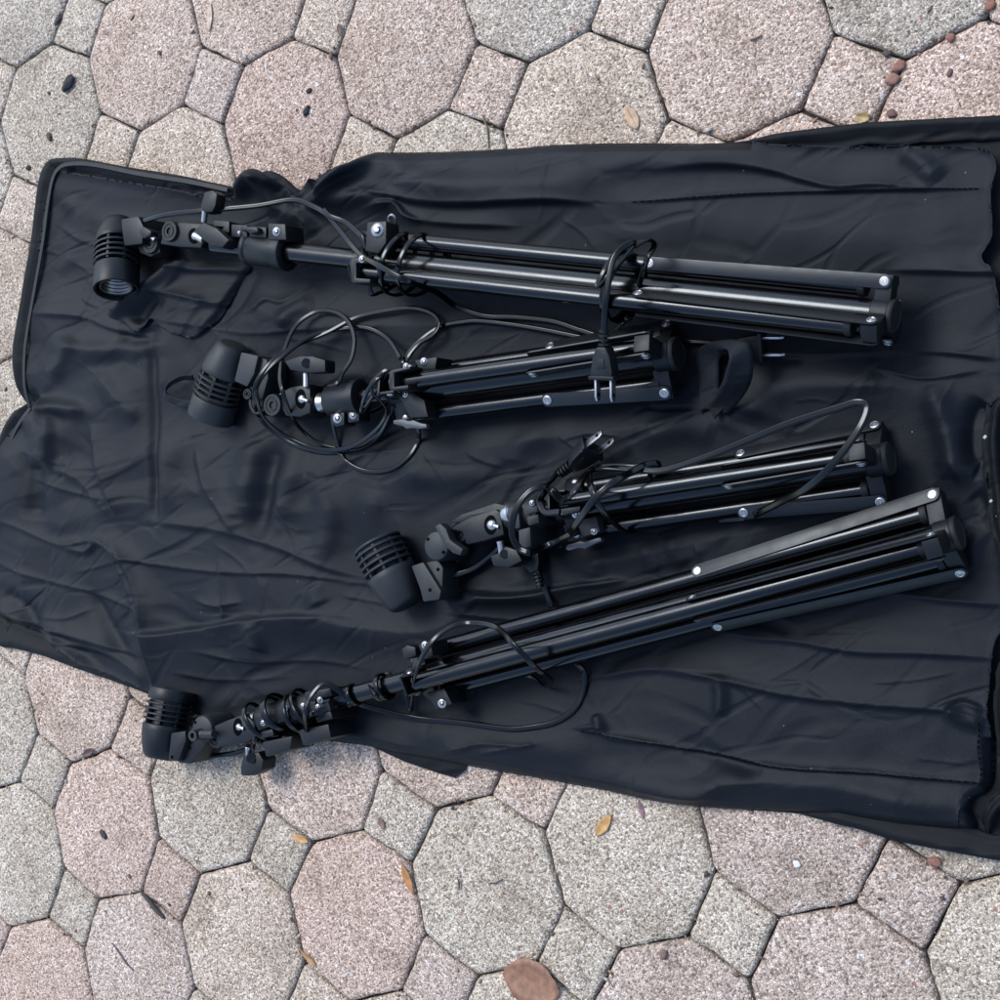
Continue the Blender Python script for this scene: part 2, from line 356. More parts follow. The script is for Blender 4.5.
M['grit'] = mat('grit', (.1, .07, .05), .85); _n = M['grit'].node_tree; _a = _n.nodes.new('ShaderNodeAttribute'); _a.attribute_name = 'tint'
_n.links.new(_a.outputs['Color'], _n.nodes['Principled BSDF'].inputs['Base Color'])
tag(link(me, 'grit', 'grit', None, Vector(), 0), kind='stuff')
# ------------------------------------------------------------------ cloth
def vnoise(x, y, seed):
    r = np.random.default_rng(seed); t = r.random((257, 257))
    xi = np.floor(x).astype(int); yi = np.floor(y).astype(int); fx = x-xi; fy = y-yi
    fx = fx*fx*(3-2*fx); fy = fy*fy*(3-2*fy); g = lambda a, b: t[a % 257, b % 257]
    return (g(xi, yi)*(1-fx)+g(xi+1, yi)*fx)*(1-fy)+(g(xi, yi+1)*(1-fx)+g(xi+1, yi+1)*fx)*fy
def fbm(x, y, seed, o=4):
    s = 0; a = .5
    for k in range(o): s = s+a*(vnoise(x*2**k, y*2**k, seed+k)-.5); a *= .5
    return s
def seglist(pl):
    p = np.array(pl, float); return p[:-1], p[1:]
def dist(X, Y, pl, closed=False):
    p = list(pl)+([pl[0]] if closed else []); A, Bp = seglist(p)
    best = np.full(X.shape, 1e9); sg = np.zeros(X.shape); par = np.zeros(X.shape); nx = X.copy(); ny = Y.copy(); n = len(A)
    for k in range(n):
        d = Bp[k]-A[k]; L2 = d@d+1e-9
        t = np.clip(((X-A[k, 0])*d[0]+(Y-A[k, 1])*d[1])/L2, 0, 1)
        qx = A[k, 0]+t*d[0]; qy = A[k, 1]+t*d[1]; r = np.hypot(X-qx, Y-qy); m = r < best
        best[m] = r[m]; nx[m] = qx[m]; ny[m] = qy[m]; par[m] = (k+t[m])/n
        sg[m] = np.sign(d[0]*(Y-A[k, 1])-d[1]*(X-A[k, 0]))[m]
    return best, sg, par, nx, ny
def inside(X, Y, poly):
    c = np.zeros(X.shape, bool); n = len(poly)
    for k in range(n):
        x1, y1 = poly[k]; x2, y2 = poly[(k+1) % n]
        if y1 == y2: continue
        m = ((y1 > Y) != (y2 > Y)) & (X < (x2-x1)*(Y-y1)/(y2-y1)+x1); c ^= m
    return c
def rnd_poly(poly, n=6):
    v = [Vector((x, y, 0)) for x, y in poly]; v = [v[-1]]+v+[v[0], v[1]]
    q = smooth_path(v, n)
    return [(p.x, p.y) for p in q[n:-n-1]]
OUT = [(48,185),(53,167),(68,160.5),(85,161),(130,169),(185,178),(225,186),(244,189),(254,178),(268,171),(283,176),(298,189),(307,197),(314,183),(330,170),(350,164),(362,161),(375,153),(395,153),(450,152),(520,148.5),(560,145),(640,143.5),(700,144),(740,142),(800,134),(870,126),(940,122),(1000,119),(1050,116),(1085,140),
       (1092,480),(1088,850),(1050,862),(1000,857),(960,850),(900,838),(860,826),(810,814.5),(740,809),(690,805),(640,797),(600,789),(540,778),(480,767.5),(440,760),(400,753),(370,746),(340,742),(290,736),(240,729),(205,715),(150,691),(120,680),(85,668),(50,655),(20,647),(0,641),(-30,612),(-42,565),(-28,490),(0,455),(14,425),(30,405),(23,396),(22,380),(22,355),(25,330),(32,290),(40,245),(45,205)]
INN = [(60,196),(64,179),(74,174),(130,183),(185,192),(228,202),(246,196),(256,183),(268,174),(282,178),(297,191),(306,199),(316,185),(332,171),(350,165),(362,162),(375,154),(395,154),(450,153),(520,149.5),(560,146),(640,144.5),(700,145),(752,144),(776,148),(840,150),(905,151),(984,152),(1001,168),(996,195),(998,235),(992,250),(987,258),(990,266),(999,275),(1006,330),(1008,390),(996,405),(990,425),(990,470),(993,500),(998,520),(1006,560),(1008,620),(1000,640),(996,662),(994,690),(992,708),(996,730),(997,760),(995,782),(988,792),(978,797),(973,808),(975,828),
       (900,823),(813,811.5),(728,808),(660,801),(600,788),(540,777),(480,766.5),(440,759),(400,752),(370,745),(340,741),(290,735),(240,728),(205,714),(172,700),(140,684),(95,664),(60,641),(25,618),(0,603),(-22,585),(-30,560),(-18,500),(8,458),(24,430),(42,412),(36,400),(36,380),(40,340),(44,300),(50,255),(55,220)]
def cloth(name, poly, step, hfun, mats, parent, snap=.75):
    poly = rnd_poly(poly, 4)
    xs = np.arange(min(p[0] for p in poly)-step, max(p[0] for p in poly)+2*step, step)
    ys = np.arange(min(p[1] for p in poly)-step, max(p[1] for p in poly)+2*step, step)
    X, Y = np.meshgrid(xs, ys); ins = inside(X, Y, poly)
    d, _, _, nx, ny = dist(X, Y, poly, True)
    m = d < step*snap; X2 = np.where(m, nx, X); Y2 = np.where(m, ny, Y); ok = ins | m
    H, W = X.shape
    zz = hfun(X2, Y2, np.where(m, 0, d))
    co = PN(X2, Y2, np.zeros_like(X2)); co[..., 2] = zz*.001
    idx = np.arange(H*W).reshape(H, W)
    q = np.stack([idx[:-1, :-1], idx[1:, :-1], idx[1:, 1:], idx[:-1, 1:]], -1).reshape(-1, 4)
    okf = ok.ravel()
    q = q[okf[q].all(1)]
    used = np.unique(q); mp = np.zeros(H*W, int); mp[used] = np.arange(len(used)); q = mp[q]; co = co.reshape(-1, 3)[used]
    c = co.mean(0); co = co-c
    me = bpy.data.meshes.new(name); me.vertices.add(len(co)); me.vertices.foreach_set('co', co.ravel())
    me.loops.add(q.size); me.loops.foreach_set('vertex_index', q.ravel())
    me.polygons.add(len(q)); me.polygons.foreach_set('loop_start', np.arange(0, q.size, 4)); me.polygons.foreach_set('loop_total', np.full(len(q), 4))
    me.update(calc_edges=True); me.validate()
    o = link(me, name, mats, parent, Vector(c), 0)
    s = o.modifiers.new('thickness', 'SOLIDIFY'); s.thickness = .0008; s.offset = -1
    return o
# folds: kind, amplitude mm, width px, points    r ridge, v valley, s step (sharp on the right of travel), c fine crease
FOLDS = [
 ('c',1.6,5,[(0,519),(30,528),(70,545),(107,541),(130,557)]), ('c',1.4,4,[(0,559),(37,575),(100,592),(150,612)]),
 ('s',3.0,12,[(163,522),(200,526),(237,532),(290,548),(340,569),(380,580)]), ('c',2.0,5,[(120,556),(170,565),(230,572),(300,574),(360,582)]),
 ('s',5.5,16,[(345,617),(300,617),(262,620),(207,629),(165,635),(145,633)]), ('r',3,8,[(262,620),(268,640),(266,650)]),
 ('s',4.5,14,[(103,425),(108,455),(117,485),(127,515)]), ('s',4,12,[(120,548),(132,575),(142,602),(150,630)]), ('s',3.5,9,[(70,545),(95,552),(109,543),(128,556)]),
 ('v',4.0,5,[(162,345),(163,380),(164,430),(165,480),(166,522)]), ('r',3.0,12,[(172,360),(174,430),(176,515)]),
 ('s',4.5,13,[(203,448),(210,470),(222,497),(235,515),(246,532)]), ('r',3,10,[(182,468),(187,446),(198,436),(210,440),(222,462)]),
 ('v',5,11,[(285,440),(278,470),(272,505),(266,540)]), ('r',3,14,[(262,440),(258,480),(250,520)]), ('r',3,12,[(305,440),(300,480),(290,520)]),
 ('r',5,7,[(45,402),(60,420),(62,445),(58,475)]), ('r',5,7,[(42,406),(70,408),(98,412)]), ('r',4,8,[(40,412),(52,440),(50,470)]), ('v',6,8,[(30,404),(42,404),(52,400)]),
 ('v',4,10,[(50,455),(48,490),(44,520)]), ('s',3,10,[(66,470),(90,480),(118,515)]), ('c',1.5,5,[(45,480),(80,492),(115,500)]),
 ('s',4,12,[(0,605),(30,618),(55,627),(100,640),(150,655)]), ('r',4,6,[(55,628),(75,650),(105,672)]), ('v',4,8,[(15,590),(40,612),(50,640)]), ('s',3,9,[(60,640),(110,650),(140,668),(152,688)]),
 ('s',5,10,[(125,545),(140,570),(150,600),(154,640),(162,690)]), ('v',3,7,[(100,590),(118,625),(140,660)]),
 ('s',3,9,[(180,268),(205,272),(230,270),(253,274)]), ('c',2.5,5,[(164,293),(190,298),(222,306)]), ('r',5,7,[(125,318),(140,302),(160,290),(172,276),(185,262)]), ('v',5,8,[(148,325),(158,308),(170,295)]),
 ('v',9,12,[(262,262),(248,285),(232,308),(215,330)]),('s',6,10,[(205,335),(226,308),(242,284),(256,266)]), ('s',4,9,[(258,312),(272,300),(290,303),(310,290),(328,276)]), ('r',4,8,[(290,330),(300,312),(320,300)]),
 ('r',9,7,[(246,200),(255,188),(268,180),(282,183),(292,193)]), ('r',10,8,[(268,178),(280,200),(285,218)]), ('r',9,9,[(298,198),(310,205),(325,200),(345,185),(372,160)]), ('v',7,7,[(306,206),(318,200),(340,180),(355,166)]),
 ('r',8,7,[(300,214),(312,224),(310,236),(300,240)]), ('r',7,7,[(286,224),(298,218),(316,226),(322,238)]), ('v',6,6,[(296,228),(306,234)]), ('r',6,9,[(318,210),(345,206),(370,200),(400,205)]), ('s',6,9,[(430,224),(415,218),(405,206),(395,206),(370,212)]),
 ('s',5,13,[(375,193),(400,198),(430,204),(470,206),(550,203),(600,205)]), ('s',4,9,[(405,215),(425,222),(460,226),(520,228)]), ('r',6,10,[(372,156),(365,170),(345,188),(330,200)]), ('r',4,14,[(395,165),(420,180),(460,188),(540,186),(620,188)]),
 ('c',1.6,4,[(640,205),(700,201),(760,197),(840,195),(910,193),(985,192)]), ('s',3.5,15,[(660,173),(720,168),(770,172),(810,183),(840,190),(880,188),(930,190)]), ('r',2.5,14,[(560,172),(620,168),(700,158),(780,158)]), ('r',3,12,[(905,152),(925,165),(945,185)]),
 ('s',2.8,10,[(890,272),(940,273),(985,275),(1005,275)]), ('s',3.0,10,[(905,352),(950,354),(1000,360)]), ('s',2.6,9,[(740,350),(800,356),(860,354),(910,352)]),
 ('s',3.2,10,[(885,592),(920,596),(955,600),(1005,604)]), ('s',3.0,11,[(722,630),(760,637),(800,640),(860,650),(930,652),(1000,657)]),
 ('s',4.0,14,[(575,680),(620,673),(665,668),(725,677),(789,692),(864,701),(952,708),(990,716)]), ('r',3,7,[(725,677),(728,695),(726,715)]), ('r',4,7,[(952,706),(968,716),(990,722)]), ('s',3,8,[(990,708),(970,700),(952,708)]),
 ('c',2.2,4.5,[(590,729),(660,741),(728,753),(789,765),(864,769),(930,775),(993,781)]), ('v',2.5,8,[(690,746),(730,757),(770,771)]), ('r',3.5,14,[(610,775),(660,783),(700,788),(740,778),(790,782),(850,786),(920,800),(970,803)]), ('s',3,12,[(640,790),(700,797),(730,784),(765,781)]),
 ('c',2.4,5,[(585,726),(610,726),(618,736),(670,742)]), ('r',2.4,5,[(604,712),(611,728)]), ('c',2.0,5,[(450,752),(475,746),(492,742),(540,744)]), ('c',2,4,[(490,752),(530,745),(545,742)]), ('r',2,18,[(420,735),(520,742),(600,752)]),
 ('s',6,12,[(630,580),(612,582),(570,588),(520,597),(480,594),(443,586)]), ('r',4,6,[(455,602),(500,598),(560,597)]), ('c',2.2,5,[(450,612),(500,618),(540,622)]), ('c',2,5,[(350,583),(372,584),(390,592)]), ('c',1.5,5,[(350,596),(372,600),(400,606)]),
 ('c',2.0,6,[(395,560),(430,575),(450,580)]), ('r',2,12,[(410,470),(440,480),(480,478),(500,488)]), ('c',1.2,6,[(475,454),(490,462),(510,468)]), ('r',2.5,13,[(560,430),(530,445),(520,470)]), ('r',2.5,14,[(640,440),(690,430),(720,440)]),
 ('c',2.0,5,[(700,545),(704,562),(702,580)]), ('r',2.0,9,[(600,545),(602,560),(598,580)]), ('r',2.0,9,[(650,540),(655,560),(660,572)]), ('r',2.2,9,[(675,535),(680,552),(690,566)]),
 ('r',4,14,[(936,385),(945,415),(954,448),(955,480)]), ('v',6,12,[(992,405),(982,420),(979,450),(985,480)]), ('v',5,10,[(975,495),(982,505),(978,525)]), ('r',5,9,[(998,520),(985,525),(976,545),(978,570)]), ('r',3,10,[(955,475),(972,470),(980,472)]),
 ('r',2.4,16,[(760,400),(800,385),(850,380),(900,392)]), ('r',2,12,[(720,420),(770,408)]), ('c',1.4,6,[(880,370),(930,380),(985,372)]),
 ('c',1.5,4,[(986,720),(984,745),(987,770),(984,785)]), ('r',5,7,[(978,797),(973,808),(974,826)]), ('c',1.4,3,[(968,800),(964,812),(966,826)]),
 ('r',2,16,[(330,620),(400,640),(480,625)]), ('c',1.6,5,[(200,650),(260,662),(320,660),(370,668)]), ('c',1.4,5,[(180,672),(230,680),(300,676)]), ('r',2.2,10,[(165,690),(220,700),(280,690),(330,672)]),
 ('r',2.5,10,[(90,215),(120,225),(160,222)]), ('c',2,5,[(70,230),(95,245),(120,240)]), ('c',2,5,[(78,262),(95,275),(92,300),(110,310)]), ('r',3,8,[(72,200),(85,215),(82,250),(66,275)]), ('s',3,8,[(48,315),(90,318),(125,330),(160,338)]), ('r',3,9,[(60,340),(90,350),(130,352),(160,345)]),
 ('r',3,8,[(60,380),(75,360),(88,340)]), ('r',2.5,8,[(110,375),(130,400),(150,420)]), ('v',3,8,[(130,335),(150,340),(170,330)]),
 ('c',2,5,[(170,322),(220,330),(260,335),(330,330)]), ('r',3,10,[(300,365),(330,385),(370,370)]), ('r',3,11,[(330,480),(340,520),(330,560)]), ('r',2.5,11,[(385,490),(380,530),(388,560)]), ('c',2,5,[(230,560),(234,600),(232,618)]),
 ('c',1.6,5,[(270,575),(272,600),(275,618)]), ('r',2,10,[(320,585),(330,605)]), ('c',1.8,5,[(205,600),(225,606),(250,602)]),
]
_r = random.Random(12)
for _ in range(95):                                    # small creases left by packing
    x, y = (_r.uniform(20, 560) if _r.random() < .75 else _r.uniform(520, 980)), _r.uniform(190, 770)
    a = _r.choice([_r.gauss(.05, .35), _r.gauss(1.5, .4), _r.uniform(0, 3.1)]); L = _r.uniform(14, 46); bnd = _r.uniform(-.25, .25)
    pl = [(x-L*math.cos(a-bnd), y-L*math.sin(a-bnd)), (x, y), (x+L*math.cos(a+bnd), y+L*math.sin(a+bnd))]
    FOLDS.append((_r.choice('cccs'), _r.uniform(.35, .9)*(1 if x < 600 else .6), _r.uniform(1.8, 4.5), pl))
STANDLINES = [[(120,260),(122,235),(360,262),(900,318)],[(212,410),(235,360),(300,400),(680,352)],[(390,570),(425,590),(450,540),(520,515),(890,458)],[(165,740),(205,730),(438,671),(960,532)]]
def lining_h(X, Y, d):
    z = np.zeros_like(X)
    left = np.clip((620-X)/500, .25, 1)
    z += 6*fbm(X/130, Y/110, 11, 2)*(.5+.5*left)
    wx = 26*fbm(X/150, Y/150, 5, 2); wy = 26*fbm(X/150, Y/150, 6, 2)
    for q, (th, lam, am) in enumerate([(1.50, 128, 4.2), (.22, 104, 3.6), (1.05, 150, 4.0), (2.35, 118, 3.2)]):
        u = ((X+wx*2)*math.sin(th)+(Y+wy*2)*math.cos(th))/lam+q*.37+.6*fbm(X/90, Y/90, 30+q, 1)
        tri = np.sqrt((2*np.abs(u-np.floor(u)-.5)-.5)**2+.0006)                 # flat facets meeting in creases
        mk = np.clip(fbm(X/150, Y/120, 40+3*q, 1)*3.2+.3, 0, 1)
        z += am*tri*2*mk*left
    wob = 1.2*fbm(X/22, Y/22, 77, 2)
    for kind, amp, w, pl in FOLDS:
        px = [p[0] for p in pl]; py = [p[1] for p in pl]; R = 5*w+10
        m = (X > min(px)-R) & (X < max(px)+R) & (Y > min(py)-R) & (Y < max(py)+R)
        if not m.any(): continue
        sp = smooth_path([Vector((x, y, 0)) for x, y in pl], 4)
        dd, sg, par, _, _ = dist(X[m], Y[m], [(p.x, p.y) for p in sp]); dd = np.maximum(0, dd+wob[m]*min(1, w/12))
        tp = 1.6*np.clip(np.minimum(par, 1-par)*5+.12, 0, 1)**.8
        if kind == 'r': h = amp*np.exp(-(dd/w)**2)
        elif kind == 'v': h = -amp*np.exp(-(dd/w)**2)
        elif kind == 's': h = amp*np.where(sg > 0, np.exp(-(dd/(w*.16+.8))**1.5), np.exp(-(dd/w)**1.2))*.8
        else: h = amp*np.where(sg > 0, np.exp(-dd/(w*.22)), np.exp(-dd/w))
        z[m] += h*tp
    fl = np.ones_like(X)
    for pl in STANDLINES:
        dd = dist(X, Y, pl)[0]; fl = np.minimum(fl, np.clip((dd-22)/60, 0, 1))
    fl = .3+.7*fl*fl*(3-2*fl)
    z = 6.3+4.5*np.clip((fl-.3)/.7, 0, 1)+z*fl
    e = np.clip(d/9, 0, 1); z = np.maximum(z, 3.6)+ (1-e)**2*1.5
    # hem rolls down to the layer beneath along the free top and bottom edges
    low = ((Y > 735) & (X > 330)) | ((Y < 200) & (X > 320) & (X < 760))
    return np.where(low, 3.2+(z-3.2)*np.clip(d/10, .0, 1)**.6, z)
def outer_h(X, Y, d):
    z = 2.6+1.2*fbm(X/40, Y/40, 61, 3)
    return np.clip(z*np.clip(d/4, .35, 1), 1.2, 3.2)
bag = thing('fabric_bag', P(500, 500), 'black nylon carrying bag unzipped and spread flat on the pavers under the stands', 'bag')
cloth('lining', INN, 1.5, lining_h, 'cloth', bag)
cloth('outer_panel', OUT, 3.0, outer_h, 'cloth_dark', bag)
def lz(x, y):
    a = np.array([float(x)]); b = np.array([float(y)]); return float(lining_h(a, b, np.array([40.]))[0])
def stitching(path, gap=3.2):
    q = smooth_path([Vector((x, y, 0)) for x, y in path], 40); bm = B(); last = None; acc = 0; on = True; seg = []
    for i, p in enumerate(q):
        if last is not None: acc += (p-last).length
        last = p; seg.append(p)
        if acc > (gap if on else gap*.55):
            if on and len(seg) > 1:
                a, b = seg[0], seg[-1]; A_, B_ = P(a.x, a.y, 0), P(b.x, b.y, 0); A_.z = lz(a.x, a.y)*.001+.0003; B_.z = lz(b.x, b.y)*.001+.0003
                tube(bm, [A_, (A_+B_)/2+Z*.0003, B_], .00038, 6)
            seg = [p]; acc = 0; on = not on
    return finish(bm, 'stitching', 'hole', bag)
for pth in ([(640,205),(700,201),(760,197),(840,195),(910,193),(985,192)], [(590,729),(660,741),(728,753),(789,765),(864,769),(930,775),(993,781)], [(986,720),(984,745),(987,770),(984,785)], [(978,801),(970,804),(966,812),(967,826)], [(212,290),(196,286),(176,292),(172,310),(168,330)]): stitching(pth)
def rim(name, path, wid, side, zs, mats='cloth_dark', jag=.25, seed=1):
    """upstanding side wall of the bag collapsed onto itself: a soft strip with a zip edge along its rim"""
    pts = smooth_path([Vector((x, y, 0)) for x, y in path], 8); n = len(pts); bm = B(); rings = []
    prof = [(0, .05), (-.06, .5), (0, .86), (.16, 1.0), (.32, .93), (.55, .66), (.78, .52), (.94, .60), (1.0, .35)]
    for i, p in enumerate(pts):
        t = (pts[min(i+1, n-1)]-pts[max(i-1, 0)]).normalized(); nn = Vector((-t.y, t.x, 0))*side
        tp = min(1, 6*i/n+.25, 6*(n-1-i)/n+.25)
        w = wid*tp*(1+jag*float(fbm(np.array(i/4.), np.array(seed*3.), 91+seed, 3))*2)
        row = []
        for k, (a, h) in enumerate(prof):
            wv = 2.2*float(fbm(np.array(i/6.+k*.7), np.array(k*1.1), 50+seed, 2))
            q = p+nn*(a*w+(wv if k > 3 else 0))
            zz = zs*h*tp+ (1.5*float(fbm(np.array(i/5.), np.array(k*.9), 70+seed, 2)) if k > 0 else 0)
            v = P(q.x, q.y, 0); v.z = max(.0008, zz*.001); row.append(bm.verts.new(v))
        rings.append(row)
    for a, b in zip(rings, rings[1:]):
        for k in range(len(prof)-1): bm.faces.new((a[k], a[k+1], b[k+1], b[k]))
    return finish(bm, name, mats, bag, 0)
rim('side_panel', [(-28,490),(0,455),(14,425),(29,404)], 16, -1 if False else 1, 13, seed=1)
rim('side_panel', [(30,405),(22,385),(22,355),(25,330),(32,290),(40,245),(45,205),(50,176),(58,163),(70,160.5),(90,161.5),(130,169),(185,178),(225,186),(246,190)], 19, 1, 14, seed=2)
rim('side_panel', [(745,142),(800,134),(870,126),(940,122),(1000,119),(1060,117)], 23, 1, 12, seed=3)
rim('side_panel', [(800,813),(860,826),(900,838),(960,850),(1000,857),(1060,862)], 26, -1, 11, seed=4)
rim('side_panel', [(-35,600),(0,641),(20,647),(50,655),(85,668),(120,680),(152,692),(190,708)], 24, -1, 10, seed=5)
for k, (pth, w) in enumerate([([(1050,200),(1030,250),(1024,320),(1020,390),(1006,410),(1002,440),(1006,490),(1012,540),(1024,600)], 16), ([(1024,640),(1014,670),(1010,700),(1013,740),(1016,790),(1000,810),(990,835)], 14)]):
    rim('side_panel', pth, w, 1, 16, seed=6+k)
FL = [(126,318),(140,303),(160,287),(178,270),(192,263),(222,262),(256,264),(246,284),(232,308),(218,328),(200,339),(184,335),(172,328),(163,320),(156,330),(148,334),(139,325)]
def flap_h(X, Y, d):
    z = lining_h(X, Y, np.full(X.shape, 40.))+1.6
    dd, sg, par, _, _ = dist(X, Y, [(130,315),(160,287),(190,263)])
    z = z+7*np.exp(-(dd/9)**2)+2.5*np.clip((260-X)/120, 0, 1)
    for a, pl in ((3.2, [(176,268),(205,272),(254,273)]), (2.6, [(164,293),(190,298),(236,308)]), (2.2, [(164,318),(172,296),(186,278)])):
        dd, sg, par, _, _ = dist(X, Y, pl); z = z+a*np.where(sg > 0, np.exp(-dd/1.5), np.exp(-dd/9))
    e = np.clip(d/5, 0, 1); right = np.clip((X-205)/40, 0, 1)
    return z-(1-e)*3.0*right+1.2*fbm(X/7, Y/7, 88, 2)*(1-e)
cloth('pocket_flap', FL, 1.6, flap_h, 'cloth', bag)
# zip teeth strip along the left rim
bm = B()
sweep(bm, smooth_path([P(x, y, z) for x, y, z in [(30,407,13),(25,385,15),(25,355,15),(28,330,15),(35,290,15),(43,245,15),(48,207,15),(53,180,15),(60,168,15),(72,164,15),(95,165,15),(140,174,14),(190,182,13),(228,190,11)]], 8), [(-.0022, 0), (-.0018, .0012), (.0018, .0012), (.0022, 0)], relax=.9)
finish(bm, 'zip', 'plastic', bag)
bm = B()
sweep(bm, smooth_path([P(x, y, z) for x, y, z in [(-20,492,13),(4,457,14),(17,428,14),(31,408,12)]], 8), [(-.0022, 0), (-.0018, .0012), (.0018, .0012), (.0022, 0)], relax=.9)
finish(bm, 'zip', 'plastic', bag)
# loose under-flap showing below the hem
bm = B(); ppoly(bm, [(362,742),(400,748),(468,762),(465,770),(455,778),(438,773),(405,762)], 1.9, .6, .0003)
finish(bm, 'under_flap', 'cloth_dark', bag)
def ribbon(edges, name, mats, parent, th=.0016):
    L = smooth_path([P(*a) for a, b in edges], 8); R = smooth_path([P(*b) for a, b in edges], 8); bm = B(); rows = []
    for a, b in zip(L, R): rows.append([bm.verts.new(a+(b-a)*k/6) for k in range(7)])
    for p, q in zip(rows, rows[1:]):
        for k in range(6): bm.faces.new((p[k], p[k+1], q[k+1], q[k]))
    o = finish(bm, name, mats, parent, 0); s = o.modifiers.new('thickness', 'SOLIDIFY'); s.thickness = th; s.offset = 0
    return o
st = ribbon([((699,412,14),(718,403,14)),((700,382,14),(719,379,14)),((697,360,15),(719,362,16)),((699,349,19),(723,353,23)),((712,342,29),(726,349,37)),((736,340,41),(729,352,45)),((750,346,43),(729,361,47)),((753,372,33),(724,379,39)),((746,392,23),(714,398,27)),((728,415,15),(705,408,17))], 'webbing_strap', 'web', bag)
st['label'] = 'black webbing strap folded over into an upright loop'
bm = B(); ppoly(bm, [(705,400),(714,393),(724,407),(714,419)], 19, 17, .0004); finish(bm, 'hook_patch', 'cloth_dark', st)
st2 = ribbon([((205,409,15),(200,398,21)),((190,408,17),(186,400,21)),((172,403,18),(170,395,22)),((164,396,19),(166,391,25)),((170,386,21),(168,383,29)),((182,380,21),(180,376,29)),((194,380,19),(193,375,25))], 'webbing_strap', 'web', bag, .0012)
st2['label'] = 'thin black strap loop standing up beside the lamp socket'
for (x, y, zz, r) in [(985,437,16,3),(991,501,14,2.6),(997,516,12,1.7)]:
    bm = B(); box(bm, P(x, y, zz+1.2), Vector((.8, .5, .1)).normalized(), Vector((-.5, .8, 0)).normalized(), Z, r*.0008, r*.0006, .0012, .0003)
    finish(bm, 'zip_stop', 'white', bag) if 'white' in M else finish(bm, 'zip_stop', M.setdefault('white', mat('white_plastic', (.26, .28, .30), .5)), bag)

